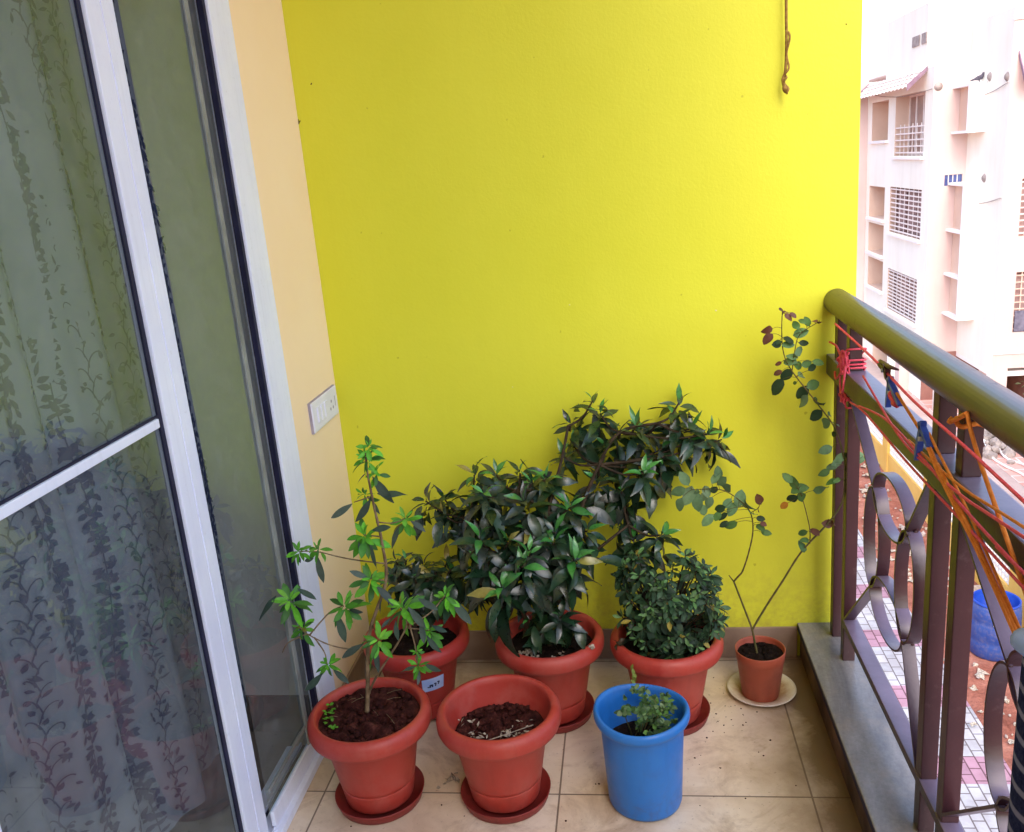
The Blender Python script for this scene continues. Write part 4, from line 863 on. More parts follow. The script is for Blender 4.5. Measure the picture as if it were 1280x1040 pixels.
for A, B in zip(gr, gr[1:]):
    for j in range(2): b.b.faces.new((A[j], B[j], B[j+1], A[j+1]))
st = b.build('price_sticker', M['sticker'], None); st.parent = pot
b = MB()
def stroke(u0, v0, u1, v1, w=.0042):
    d = math.hypot(u1-u0, v1-v0) or 1; nu, nv = -(v1-v0)/d*w/2, (u1-u0)/d*w/2
    N = 4
    for i in range(N):
        a, c_ = i/N, (i+1)/N
        q = [(u0+(u1-u0)*a+nu, v0+(v1-v0)*a+nv), (u0+(u1-u0)*c_+nu, v0+(v1-v0)*c_+nv), (u0+(u1-u0)*c_-nu, v0+(v1-v0)*c_-nv), (u0+(u1-u0)*a-nu, v0+(v1-v0)*a-nv)]
        b.b.faces.new([b.b.verts.new(on_pot(ph0+u_/.1, zs_+v_, .0024)) for u_, v_ in q])
# worn marks as on the sticker: a blot, then strokes like 'n 7 7'
stroke(-.0150, -.008, -.0135, -.005, .005); stroke(-.0095, -.009, -.0095, .000); stroke(-.0095, -.0015, -.0035, -.0015, .005); stroke(-.0035, -.009, -.0035, .000)
stroke(.0010, .001, .0075, .001, .0036); stroke(.0070, .001, .0045, -.008, .0036); stroke(.0100, .004, .0165, .004, .0036); stroke(.0160, .004, .0130, -.005, .0036)
pk = b.build('sticker_marks', M['ink'], None); pk.parent = pot
# low dense bush
t = potted('potted_bush', 'br', 'low dense bush of small dark oval leaves in the pot behind the blue bucket', 'potted plant', M['pot'])
x, y = PP['br']
so = soil_bm(.1195, .214, 8, .010).build('soil', M['soil_dark'], None); so.parent = t
random.seed(31); LV = Leaves(); cen = Vector((x, y, .33))
L, R = [], []
for px_, py_, pz_, s in BUSH:
    p = Vector((px_, py_, pz_)); ax = (p-cen); ax = ax.normalized()+Vector((0, -.35, .55))
    rosette(LV, p, ax, random.randint(10, 14), s*1.22, .40, srgb(98, 140, 82)[:3], [srgb(50, 80, 54)[:3], srgb(66, 98, 64)[:3], srgb(36, 58, 40)[:3]], bright=random.choice([.1, .3, .5]), droop=.25, shape='spat', fold=.3)
    h = Vector((x+(px_-x)*.3, y+(py_-y)*.3, .22+(pz_-.22)*.35)); L.append([Vector((x+(px_-x)*.12, y+(py_-y)*.12, .20)), h, p]); R.append((.0035, .0016))
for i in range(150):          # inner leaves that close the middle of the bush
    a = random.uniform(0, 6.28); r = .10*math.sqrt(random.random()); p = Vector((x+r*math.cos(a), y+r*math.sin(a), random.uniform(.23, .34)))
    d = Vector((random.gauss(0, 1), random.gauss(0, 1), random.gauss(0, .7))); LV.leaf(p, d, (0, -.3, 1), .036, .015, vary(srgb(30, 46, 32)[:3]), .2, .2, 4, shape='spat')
for p, q in (((x-.09, y-.12, .235), (x-.098, y-.155, .20)),):
    for i in range(6):
        c_ = Vector(p).lerp(Vector(q), i/5); LV.leaf(c_, (random.uniform(-1, 1), -.4, -.8), (0, -1, .3), .02, .010, srgb(120, 140, 60)[:3], .2, .2, 4, shape='spat')
for i in range(9): LV.leaf((x-.135+random.uniform(-.02, .03), y-.06, .26+random.uniform(-.012, .02)), (random.uniform(-1, 1), -.5, random.uniform(-.6, 1)), (0, -.4, 1), .018, .009, vary(srgb(64, 52, 34)[:3]), .3, .3, 4)
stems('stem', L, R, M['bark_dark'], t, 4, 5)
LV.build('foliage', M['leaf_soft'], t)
# thin sapling, front left
t = potted('potted_sapling', 'fl', 'tall thin sapling with bright green leaf tips in the pot nearest the door', 'potted plant', M['pot'])
x, y = PP['fl']
so = soil_bm(.1230, .232, 2, .022, .006); chunks(so, 0, 0, .235, .112, 260, .003, .010, 0, 25); so = so.build('soil', M['soil_red'], None); so.parent = t
stems('stem', SAPSTEM, [(.0058, .0022), (.0034, .0016)]+[(.0019, .0011)]*(len(SAPSTEM)-2), M['bark'], t, 8)
random.seed(41); LV = Leaves()
BG = [srgb(100, 176, 48)[:3], srgb(86, 160, 40)[:3], srgb(118, 188, 62)[:3]]
for px_, py_, pz_, s, n in SAP:
    ax = Vector((random.uniform(-.4, .4), -.6, .8))
    rosette(LV, (px_, py_, pz_), ax, n+6, s*1.3, .34, random.choice(BG), [BG[0], BG[1], srgb(70, 124, 50)[:3]], bright=.7, droop=.3, shape='spat', fold=.3)
GD = [srgb(70, 88, 78)[:3], srgb(60, 78, 70)[:3], srgb(84, 100, 90)[:3]]
for x0, y0, z0, x1, y1, z1 in SAPDARK:
    a, c_ = Vector((x0, y0, z0)), Vector((x1, y1, z1)); d = c_-a
    LV.leaf(a, d, (random.uniform(-.3, .3), -1, .6), d.length*1.05, d.length*.30, vary(random.choice(GD), .15), .12, .18, 7, tipc=None, shape='spat')
LV.build('foliage', M['leaf_soft'], t)
LV = Leaves()
for i in range(16):
    a = random.uniform(2.9, 4.1); r = random.uniform(.085, .113); p = Vector((x+r*math.cos(a), y+r*math.sin(a), .246)); 
    for k in range(2): LV.leaf(p, (random.uniform(-1, 1), random.uniform(-1, .3), .5), (0, 0, 1), random.uniform(.007, .013), .008, vary(srgb(96, 160, 44)[:3]), .2, .2, 3, shape='oval')
LV.build('seedlings', M['leaf_soft'], t)['kind'] = 'stuff'
b = MB(); rnd = random.Random(12)
for i in range(9):
    a = rnd.uniform(0, 6.28); r = .105*math.sqrt(rnd.random()); z = .252; c_ = Vector((x+r*math.cos(a), y+r*math.sin(a), z)); d = Vector((rnd.uniform(-1, 1), rnd.uniform(-1, 1), .1)).normalized()*rnd.uniform(.008, .022)
    b.tube([c_-d, c_+Vector((0, 0, .002)), c_+d], .0006, 5)
b.build('dry_twigs', M['bark'], t)['kind'] = 'stuff'
# pot without a plant
t = potted('potting_tub', 'fc', 'half filled terracotta pot with no plant, dry bits on its soil', 'plant pot', M['pot'])
x, y = PP['fc']
so = soil_bm(.1105, .186, 3, .020, .002); chunks(so, 0, 0, .188, .104, 240, .003, .010, 0, 35); so = so.build('soil', M['soil_red'], None); so.parent = t
b = MB(); rnd = random.Random(14)
for (cx_, cy_, n, sp) in ((-.055, -.05, 16, .02), (.045, -.045, 34, .024), (.0, -.075, 10, .03), (-.08, .0, 8, .02), (.06, .0, 6, .03)):
    for i in range(n):
        c_ = Vector((x+cx_+rnd.gauss(0, sp*.6), y+cy_+rnd.gauss(0, sp*.5), .204+rnd.uniform(-.002, .006))); d = Vector((rnd.gauss(0, 1), rnd.gauss(0, 1), rnd.gauss(0, .3))).normalized(); L_ = rnd.uniform(.006, .020); w = rnd.uniform(.001, .004)
        s_ = d.cross(Vector((0, 0, 1))).normalized()*w
        b.quad(c_-d*L_/2, c_+s_+Vector((0, 0, .002)), c_+d*L_/2, c_-s_)
b.tube([(x-.05, y-.085, .206), (x+.02, y-.052, .211), (x+.085, y-.022, .217)], .0013, 5)
b.build('dry_leaf_bits', M['litter'], t)['kind'] = 'stuff'

# small pot with the rose, on a stained plate
pl_ = MB(); pl_.lathe([(.0005, .004), (.05, .004), (.056, .005), (.066, .010), (.090, .0165), (.0945, .018), (.0945, .0165), (.088, .012), (.062, .003), (.0005, 0.0005)], 64)
pl_ = pl_.build('plate', M['plate']); pl_.location = (1.190, -.192, .0004); tag(pl_, 'round cream plate stained brown under the small rose pot', 'plate')
t = thing('potted_rose', 'lanky rose with bare forked stems in a small brown pot by the ledge', 'potted plant', (1.185, -.207, 0))
x, y = 1.185, -.207
b = MB(); b.lathe([(.0005, .006), (.046, .006), (.050, .009), (.0515, .014), (.0635, .118), (.0655, .120), (.0685, .149), (.0680, .1505), (.0655, .1505), (.0640, .146), (.061, .115), (.0005, .11)], 56)
p = b.build('pot', M['pot_small'], None); p.parent = t
so = soil_bm(.0635, .133, 9, .008); chunks(so, 0, 0, .132, .056, 70, .004, .010, 0, 45); so = so.build('soil', M['soil_dark'], None); so.parent = t
rose_stems = ('stem', ROSESTEM, [(.0034, .0026), (.002, .0014), (.0026, .0012), (.003, .0012), (.0016, .001), (.0014, .0009), (.0012, .0008), (.0012, .0008)], M['bark_green'], t, 8)
random.seed(51); LV = Leaves(); stalks = []
RC = [srgb(80, 116, 62)[:3], srgb(40, 64, 40)[:3], srgb(102, 134, 96)[:3], srgb(96, 60, 46)[:3], srgb(176, 120, 40)[:3]]
allpts = [Vector(q) for ln in ROSESTEM for q in catmull(ln, 8)]
for px_, py_, pz_, s, c_ in ROSELEAF:
    s *= 1.2
    p = Vector((px_, py_, pz_)); q = min(allpts, key=lambda v: (v-p).length+(.03 if v.z > p.z+.03 else 0))
    d = p-q; d.y += random.uniform(-.01, .01)
    if d.length < .004: d = Vector((random.uniform(-1, 1), -.3, .4))
    d = d.normalized()+Vector((random.uniform(-.3, .3), random.uniform(-.3, .1), random.uniform(-.5, .15))); d.normalize()
    base = p-d*s*.5
    LV.leaf(base, d, (random.uniform(-.3, .3), -.9, random.uniform(.1, .7)), s, s*random.uniform(.56, .70), vary(RC[c_], .15), .22, .15, 6, shape='oval')
    stalks.append([q, q.lerp(base, .5)+Vector((0, 0, .003)), base])
stems('stem', ROSESTEM+stalks, rose_stems[2]+[(.0008, .0006)]*len(stalks), M['bark_green'], t, 8, 6); LV.build('foliage', M['leaf_soft'], t)

# blue bucket with mint
t = thing('blue_bucket', 'blue plastic bucket with a small mint plant standing in front', 'bucket', (.853, -.638, 0))
b = MB()
def oval(r, z, a): return r*(1+.012*math.cos(2*a+.5)), z+(.0045*math.cos(2*a+.6) if z > .18 else 0)
b.lathe([(.0005, .0035), (.070, .0035), (.078, .0012), (.0835, .006), (.0865, .016), (.0955, .20), (.0965, .222), (.0985, .226), (.105, .2275), (.1095, .231), (.1112, .238), (.1108, .246), (.1085, .2525), (.1045, .2545), (.1005, .2520), (.0975, .2440), (.0945, .22), (.090, .12), (.0005, .115)], 72, wob=oval)
p = b.build('bucket', M['blue'], None); p.parent = t
so = soil_bm(.0915, .155, 12, .010); chunks(so, 0, 0, .155, .08, 50, .003, .008, 0, 55); so = so.build('soil', M['soil_dark'], None); so.parent = t
stems('stem', MINTSTEM, [(.0015, .0008)]*len(MINTSTEM), M['bark_green'], t, 4, 5)
random.seed(61); LV = Leaves()
for i, (px_, py_, pz_, s) in enumerate(MINT):
    for k in range(7):
        d = Vector((random.gauss(0, 1), random.gauss(-.3, .8), random.gauss(.2, .6)))
        LV.leaf((px_, py_, pz_), d, (random.uniform(-.3, .3), -.5, 1), s*random.uniform(.6, 1.0), s*.55, vary(random.choice([srgb(82, 116, 66)[:3], srgb(60, 92, 54)[:3], srgb(112, 140, 94)[:3], srgb(100, 140, 66)[:3]]), .25), .2, .2, 4, shape='oval')
LV.build('foliage', M['leaf_soft'], t)

# dirt and scraps on the floor
b = MB(); rnd = random.Random(77)
for i in range(170):
    x, y = (rnd.gauss(1.05, .07), rnd.gauss(-.27, .09)) if i < 50 else (rnd.uniform(.05, 1.3), -rnd.random()**.7*1.2)
    if x > 1.3 or x < .04 or y > -.02: continue
    s = rnd.uniform(.0008, .0030) if rnd.random() < .9 else rnd.uniform(.003, .005)
    t_ = bmesh.new(); bmesh.ops.create_icosphere(t_, subdivisions=1, radius=s)
    for v in t_.verts: v.co *= rnd.uniform(.6, 1.3); v.co.z *= .5
    t_.transform(Matrix.Translation((x, y, s*.3))); b.merge(t_)
o = b.build('soil_crumbs', M['soil_red']); tag(o, 'scattered soil crumbs on the beige floor tiles', 'crumbs', kind='stuff')
b = MB(); rnd = random.Random(5)
for i in range(9):
    c_ = Vector((.365+rnd.gauss(0, .012), -.585+rnd.gauss(0, .012), .006)); d = Vector((rnd.gauss(0, 1), rnd.gauss(0, 1), rnd.gauss(.3, .5))).normalized()*rnd.uniform(.006, .014); s_ = d.cross(Vector((0, .3, 1))).normalized()*.006
    b.quad(c_-d, c_+s_, c_+d+Vector((0, 0, .003)), c_-s_)
tag(b.build('paper_scrap', M['litter']), 'crumpled whitish scrap on the tiles between the two front pots', 'scrap')
# ================================================================== OUTSIDE
b = MB(); b.quad((-300, -200, G-.004), (400, -200, G-.004), (400, 600, G-.004), (-300, 600, G-.004)); struct(b.build('ground', M['earth']))
def sheet(name, mat, x0, x1, y0, y1, z): 
    b = MB(); b.quad((x0, y0, z), (x1, y0, z), (x1, y1, z), (x0, y1, z)); return struct(b.build(name, mat))
sheet('paved_path', M['paver'], 1.46, 5.45, -12, 34, G+.012)
sheet('road', M['road'], 7.05, 9.60, -30, 80, G+.002)
sheet('forecourt', M['forecourt'], 9.60, 22, 10, 33, G+.006)
# uneven red earth between the path and the ochre wall
b = MB(); random.seed(4); NX, NYY = 26, 150
gg = [[b.b.verts.new((5.44+1.46*i/NX, 3+18.6*j/NYY, G+.004+(.085*abs(noise.fractal(Vector((i*.16, j*.32, 2)), .8, 2, 4)) if 0 < i else 0))) for j in range(NYY+1)] for i in range(NX+1)]
for A, B in zip(gg, gg[1:]):
    for j in range(NYY): b.b.faces.new((A[j], B[j], B[j+1], A[j+1])).smooth = True
struct(b.build('earth_strip', M['earth']))
b = MB(); rnd = random.Random(19)
for i in range(420):
    x = rnd.uniform(5.5, 6.85) if rnd.random() < .9 else rnd.uniform(3.9, 5.4); y = rnd.uniform(5, 20); s = rnd.uniform(.012, .05) if rnd.random() < .95 else rnd.uniform(.06, .10)
    t = bmesh.new()
    if rnd.random() < .5:
        bmesh.ops.create_icosphere(t, subdivisions=1, radius=s)
        for v in t.verts: v.co *= rnd.uniform(.5, 1.2)
    else:
        bmesh.ops.create_grid(t, x_segments=2, y_segments=2, size=s*1.3)
        for v in t.verts: v.co.z += rnd.uniform(0, s*.8); v.co.x *= rnd.uniform(.5, 1.3)
    t.transform(Matrix.Translation((x, y, G+.05)) @ Matrix.Rotation(rnd.uniform(0, 6), 4, 'Z')); b.merge(t, rnd.choice((0, 0, 1)))
tag(b.build('rubble_litter', [M['litter'], M['rubble']]), 'pale litter and stones strewn over the red earth below the railing', 'litter', kind='stuff')

# ochre compound wall with white lattice along its top
cwall = thing('compound_wall', 'ochre yellow compound wall with white lattice along its top', 'wall', (6.97, 14, G))
boxobj('wall', M['compound'], cwall, 6.90, 7.04, 4.5, 21.6, G, -5.93)
for i, y in enumerate([4.6, 8.0, 11.2, 15.6, 18.95, 21.5]):
    boxobj('pillar', M['compound'], cwall, 6.885, 7.055, y-.14, y+.14, G-.002, -5.30, .01)
pyl = [4.6, 8.0, 11.2, 15.6, 18.95, 21.5]
for y0, y1 in zip(pyl, pyl[1:]):
    a, c_ = y0+.141, y1-.141
    boxobj('wall_end', M['compound'], cwall, 6.902, 7.038, a, a+.45 if y1-y0 > 3 else a+.2, -5.9295, -5.36)
    boxobj('coping', M['compound'], cwall, 6.895, 7.045, a, c_, -5.3595, -5.31)
    a2 = a+(.4505 if y1-y0 > 3 else .2005)
    b = MB(); n = int((c_-a2)/.13)
    for k in range(n+1):
        yy = a2+(c_-a2)*k/n; b.box(6.945, 6.975, max(a2, yy-.022), min(c_, yy+.022), -5.929, -5.360)
    for zz in (-5.92, -5.81, -5.70, -5.59, -5.48, -5.37): b.box(6.943, 6.977, a2, c_, zz-.018, zz+.018)
    b.build('lattice', M['lattice'], cwall)

# drum and tubs below
dr = thing('blue_drum', 'open blue plastic drum standing on the red earth below the railing', 'drum', (6.30, 10.75, G+.02))
b = MB(); b.lathe([(.0005, 0), (.33, 0), (.35, .03), (.362, .25), (.352, .28), (.362, .31), (.366, .58), (.356, .61), (.366, .64), (.35, .86), (.33, .88)], 40)
o = b.build('drum_body', M['drum_blue'], None); o.parent = dr
b = MB(); b.lathe([(.33, .88), (.345, .89), (.345, .915), (.325, .92), (.318, .90), (.318, .30), (.0005, .29)], 40); o = b.build('drum_rim', M['drum_inside'], None); o.parent = dr
b = MB(); b.quad((-.16, -.345, .62), (-.06, -.362, .60), (-.05, -.366, .72), (-.15, -.348, .74)); o = b.build('drum_label', M['litter'], None); o.parent = dr
tb_ = MB(); tb_.lathe([(.0005, 0), (.22, 0), (.25, .04), (.27, .34), (.285, .36), (.27, .37), (.25, .34), (.22, .10), (.0005, .09)], 32)
tb_ = tb_.build('mortar_tub', M['rubble']); tb_.location = (6.62, 12.0, G+.02); tag(tb_, 'grey mortar tub standing behind the blue drum', 'tub')
rb = MB(); rnd = random.Random(33)
for i in range(150):
    a, r = rnd.uniform(0, 6.28), abs(rnd.gauss(0, .55)); s = rnd.uniform(.05, .17)
    t = bmesh.new(); bmesh.ops.create_icosphere(t, subdivisions=1, radius=s)
    for v in t.verts: v.co *= rnd.uniform(.6, 1.25)
    t.transform(Matrix.Translation((9.95+r*math.cos(a)*.8, 20.8+r*math.sin(a)*1.3, G+max(.02, .45-r*.5)))); rb.merge(t)
tag(rb.build('rubble_heap', M['rubble']), 'grey heap of rubble on the road in front of the pale building', 'rubble', kind='stuff')
hs = thing('pale_hose', 'pale hose lying in loose curves over the road beside the rubble heap', 'hose', (9.8, 20, G))
for ln in ([(9.75, 21.1, .25), (9.7, 20.6, .35), (9.72, 20.2, .1), (9.65, 19.7, .04), (9.7, 19.1, .04), (9.85, 18.5, .04), (9.9, 17.5, .04)], [(10.3, 21.4, .5), (10.1, 20.9, .5), (10.0, 20.4, .2), (9.95, 19.7, .04), (10.15, 19.1, .04), (10.3, 18.2, .04)]):
    MB().tube(catmull([(x, y, G+z) for x, y, z in ln], 8), .030, 8).build('hose_length', M['hose'], hs)

# ------------------------------------------------------------------ apartment block across the road
apt = thing('apartment_block', 'pale stepped apartment block with grilled windows across the road', 'building', (11, 26, G))
def panel(name, mat, o, u, nrm, u0, u1, z0, z1, holes, back, thick=0.0):
    """a wall face with real recessed openings; o + u*U, outward normal nrm"""
    b = MB(); o = Vector(o); u = Vector(u); nrm = Vector(nrm); Z = Vector((0, 0, 1))
    P = lambda U, z, d=0: o+u*U+Z*z-nrm*d
    us = sorted({u0, u1, *[h[0] for h in holes], *[h[1] for h in holes]}); zs_ = sorted({z0, z1, *[h[2] for h in holes], *[h[3] for h in holes]})
    for a, c_ in zip(us, us[1:]):
        for d, e in zip(zs_, zs_[1:]):
            um, zm = (a+c_)/2, (d+e)/2
            if any(h[0] < um < h[1] and h[2] < zm < h[3] for h in holes): continue
            b.quad(P(a, d), P(c_, d), P(c_, e), P(a, e))
    for h in holes:
        a, c_, d, e, dep = h[:5]
        for p, q in (((a, d), (c_, d)), ((c_, d), (c_, e)), ((c_, e), (a, e)), ((a, e), (a, d))):
            b.quad(P(*p), P(*q), P(*q, dep), P(*p, dep), mi=1)
        b.quad(P(a, d, dep), P(c_, d, dep), P(c_, e, dep), P(a, e, dep), mi=1)
    b.col = 1
    return b.build(name, [mat, back], apt)
XA, YA, XC, YC = 9.654, 25.353, 10.63, 22.62
A_holes = [(26.05, 28.95, .79, 2.62, .5), (29.75, 31.75, 1.30, 2.58, .6), (26.02, 29.25, -1.66, -.19, .3), (29.9, 31.86, -1.32, -.24, .6), (29.9, 31.86, -2.55, -1.52, .6), (29.85, 31.8, -3.78, -2.75, .6), (26.12, 29.22, -4.25, -2.88, .3), (28.25, 30.85, G+.007, -5.45, 1.6)]
panel('wall', M['facade'], (XA, 0, 0), (0, 1, 0), (-1, 0, 0), YA, 32.3, G, 3.22, A_holes, M['recess'])
panel('wall', M['facade_shaded'], (0, YA, 0), (1, 0, 0), (0, -1, 0), XA, XC, -5.03, 4.28, [(10.06, 10.55, -.09, .215, .12)], M['recess'])
panel('wall', M['facade'], (XC, 0, 0), (0, 1, 0), (-1, 0, 0), YC, YA, -5.03, 4.25, [], M['recess'])
D_holes = [(11.09, 12.7, -3.93, -2.31, .18), (11.07, 12.7, -1.37, .1, .18), (11.08, 12.7, 1.2, 2.3, .18), (11.04, 13.6, G+.007, -4.93, 2.0), (14.2, 15.8, -3.93, -2.31, .18), (14.2, 15.8, -1.37, .1, .18)]
panel('wall', M['facade_shaded'], (0, YC, 0), (1, 0, 0), (0, -1, 0), XC, 19, G, 3.95, D_holes, M['recess'])
panel('wall', M['stilt'], (0, YA-.03, 0), (1, 0, 0), (0, -1, 0), XA, 11.7, G, -5.0, [], M['stilt'])
panel('wall', M['stilt'], (11.69, 0, 0), (0, 1, 0), (-1, 0, 0), YC, YA, G, -5.0, [], M['stilt'])
boxobj('floor_slab', M['facade_trim'], apt, XC-.0, 12.2, YC+.004, YA-.004, -5.15, -5.032)
boxobj('column', M['facade'], apt, XC+.004, XC+.34, YC+.006, YC+.36, G, -5.151)
boxobj('column', M['facade_shaded'], apt, XA-.30, XA-.003, 26.55, 27.0, G, -5.3); boxobj('column', M['facade'], apt, XA-.22, XA-.003, 28.0, 28.22, G, -5.1)
MB().tube([(9.70, 24.2, G), (9.70, 24.2, -5.0), (9.74, 24.6, -4.8), (9.74, 25.31, -4.7)], .06, 10).build('drain_pipe', M['hose'], apt)
boxobj('wall', M['facade_shaded'], apt, 9.02, XA-.002, 32.31, 38, G, 3.98)
boxobj('roof', M['facade_trim'], apt, XC+.01, 19, YC+.01, 38, 3.6, 3.9); boxobj('roof', M['facade_trim'], apt, XA+.01, XC+.009, YA+.01, 38, 3.0, 3.21)
boxobj('parapet', M['facade_trim'], apt, XC-.03, 19, YC-.04, YC-.002, 3.95, 4.07)
# stair tower behind the tiled canopy
boxobj('stair_tower', M['facade'], apt, XA+.06, XC, 26.25, 30.4, 3.215, 5.0); boxobj('stair_tower', M['facade_shaded'], apt, XA+.30, XC, YA+.30, 26.24, 3.216, 4.2)
for y0, y1 in ((26.30, 26.72), (26.92, 27.6)): boxobj('vent', M['vent'], apt, XA+.03, XA+.065, y0, y1, 3.93, 4.22)
def winA(h, bars, stiles, fm, glass, rails=(0, 1)):
    y0, y1, z0, z1 = h[:4]; xg = XA+h[4]-.06
    w = boxobj('window', fm, apt, xg-.03, xg, y0+.001, y1-.001, z1-.07, z1-.001)
    boxobj('pane', glass, w, xg, xg+.03, y0+.002, y1-.002, z0+.002, z1-.003)
    b = MB(); b.box(xg-.03, xg, y0+.001, y1-.001, z0+.001, z0+.06); b.box(xg-.03, xg, y0+.001, y0+.08, z0+.0605, z1-.0705); b.box(xg-.03, xg, y1-.08, y1-.001, z0+.0605, z1-.0705)
    for k in range(1, stiles): yy = y0+(y1-y0)*k/stiles; b.box(xg-.028, xg, yy-.04, yy+.04, z0+.0605, z1-.0705)
    b.build('frame', fm, w)
    if bars:
        b = MB(); za, zb = z0+(z1-z0)*rails[0], z0+(z1-z0)*rails[1]
        for k in range(bars): zz = za+(zb-za)*(k+.5)/bars; b.box(XA+.02, XA+.045, y0+.001, y1-.001, zz-.020, zz+.020)
        for k in range(1, 7): yy = y0+(y1-y0)*k/7; b.box(XA+.046, XA+.066, yy-.018, yy+.018, za, zb)
        b.build('grille', M['grille'], w)
winA(A_holes[0], 5, 4, M['grille'], M['dark_glass'], (0, .52)); winA(A_holes[2], 10, 3, M['brown_frame'], M['void']); winA(A_holes[6], 12, 2, M['brown_frame'], M['dark_glass'])
for h in (A_holes[1], A_holes[3], A_holes[4], A_holes[5]):
    boxobj('shelf', M['facade_trim'], apt, XA-.10, XA+.3, h[0]-.06, h[1]+.06, h[2]-.09, h[2]-.004)
    boxobj('window', M['void'], apt, XA+.45, XA+.59, h[0]+.002, h[0]+.22, h[2]+.1, h[3]-.05)
for h in (A_holes[0], A_holes[2], A_holes[6]): boxobj('sill', M['facade_trim'], apt, XA-.09, XA-.002, h[0]-.08, h[1]+.08, h[2]-.10, h[2]-.02)
h = D_holes
for q in h[:3]+h[4:]:
    w = boxobj('window', M['brown_frame'], apt, q[0]+.001, q[1]-.001, YC+.10, YC+.13, q[3]-.06, q[3]-.001)
    boxobj('pane', M['void'], w, q[0]+.002, q[1]-.002, YC+.131, YC+.16, q[2]+.002, q[3]-.002)
    b = MB()
    for k in range(9): zz = q[2]+(q[3]-q[2])*(k+.5)/9; b.box(q[0]+.001, q[1]-.001, YC+.02, YC+.036, zz-.014, zz+.014)
    for k in range(5): xx = q[0]+(q[1]-q[0])*(k+.5)/5; b.box(xx-.014, xx+.014, YC+.037, YC+.05, q[2]+.001, q[3]-.001)
    b.build('grille', M['grille'] if q is not h[0] else M['recess'], w)
b = MB(); b.box(11.12, 12.1, YC-.02, YC+.018, -3.92, -3.35, .02); tag(b.build('drying_cloth', M['grey_cloth']), 'grey cloth hung over the sill of the window at the picture edge', 'cloth')
w = boxobj('window', M['blue_glass'], apt, 10.062, 10.548, YA+.05, YA+.08, -.088, .213)
b = MB(); [b.box(xx-.012, xx+.012, YA+.035, YA+.049, -.088, .213) for xx in (10.18, 10.30, 10.42)]; b.build('frame', M['grille'], w)
boxobj('ledge_band', M['facade_trim'], apt, XC, 19, YC-.03, YC-.002, -4.52, -4.44)
# shelf boxes in the corner
for (z0, z1, x0, x1, lv) in ((1.34, 2.63, 10.17, XC-.003, [1.34, 2.56]), (-3.83, 0.0, 10.16, XC-.003, [-3.83, -2.66, -1.38, -.07])):
    s_ = boxobj('shelf_box', M['facade_trim'], apt, x0, x1, 24.11, 24.18, z0, z1)
    for z in lv: boxobj('shelf', M['facade_trim'], s_, x0, x1-.002, 24.1805, YA-.004, z, z+.07)
    boxobj('box_back', M['recess'], s_, x0+.20, x1-.002, 24.181, YA-.005, z0+.0705, z1-.0705)
for y, z in ((23.98, 2.73), (23.95, .12), (22.85, 2.64)):
    t = MB(); t.lathe([(.0005, .06), (.06, .055), (.10, .02), (.12, 0)], 20); t.b.transform(Matrix.Translation((XC-.001, y, z)) @ Matrix.Rotation(-PI/2, 4, 'Y')); t.build('vent', M['vent'], apt)
t = MB(); t.lathe([(.0005, .07), (.06, .06), (.10, .02), (.12, 0)], 20); t.b.transform(Matrix.Translation((9.78, YA-.001, 2.66)) @ Matrix.Rotation(PI/2, 4, 'X')); t.build('vent', M['vent'], apt)
# tiled canopies
def canopy(p0, p1, out, z0, z1, name='canopy'):
    p0, p1, out = Vector(p0), Vector(p1), Vector(out); b = MB(); n = 16; L = (p1-p0)
    for i in range(n):
        a, c_ = p0+L*(i/n), p0+L*((i+1)/n); m = (a+c_)/2
        for j in range(4):
            f0, f1 = j/4, (j+1)/4+.02
            A = lambda p, f, dz: Vector((p.x+out.x*(1-f), p.y+out.y*(1-f), z0+(z1-z0)*f+dz))
            b.quad(A(a, f0, .03), A(m, f0, .075), A(m, f1, .045), A(a, f1, .0)); b.quad(A(m, f0, .075), A(c_, f0, .03), A(c_, f1, .0), A(m, f1, .045))
    o = b.build(name, M['roof_tile'], apt)
    for p, s_ in ((p0, -1), (p1, 1)):
        e = L.normalized()*s_*.03; b = MB(); q = [Vector((p.x+out.x, p.y+out.y, z0-.06)), Vector((p.x, p.y, z1-.05)), Vector((p.x, p.y, z1+.07)), Vector((p.x+out.x, p.y+out.y, z0+.12))]
        q1 = [v+e for v in q]; b.quad(*q); b.quad(*q1)
        for k in range(4): b.quad(q[k], q[(k+1) % 4], q1[(k+1) % 4], q1[k])
        b.build('gable', M['roof_edge'], o)
canopy((XA-.004, 25.95, 0), (XA-.004, 32.2, 0), (-.55, 0, 0), 2.70, 3.20)
canopy((10.80, YC-.006, 0), (13.2, YC-.006, 0), (0, -.5, 0), 2.40, 3.15)
for (y0, z0, y1, z1, sg) in ((25.3, 2.35, 22.7, 2.5, .12), (32.2, 2.95, 25.4, 2.62, .18), (25.3, -.55, 22.7, -.35, .10)):
    xx = XC-.03 if y0 < 26 else XA-.03
    MB().tube([(xx-(.02 if 0 < i < 12 else 0), y0+(y1-y0)*i/12, z0+(z1-z0)*i/12-sg*4*(i/12)*(1-i/12)) for i in range(13)], .012, 5).build('cable', M['vent'], apt)
# pigeon on the upper shelf box
pg = thing('pigeon', 'small grey pigeon sitting on top of the upper shelf box', 'bird', (10.5, 24.4, 2.63))
b = MB(); b.tube([(-.20, .02, .06), (-.10, .01, .09), (-.02, 0, .11), (.06, 0, .13), (.10, 0, .18), (.115, 0, .225), (.15, 0, .235), (.18, 0, .225)], [.018, .03, .06, .065, .042, .036, .03, .006], 10); o = b.build('body', M['pigeon'], None); o.parent = pg
for s_ in (-1, 1):
    b = MB(); b.tube([(.02, .025*s_, .07), (.02, .025*s_, 0), (.05, .025*s_, .003)], .008, 6); o = b.build('leg', M['pigeon'], None); o.parent = pg

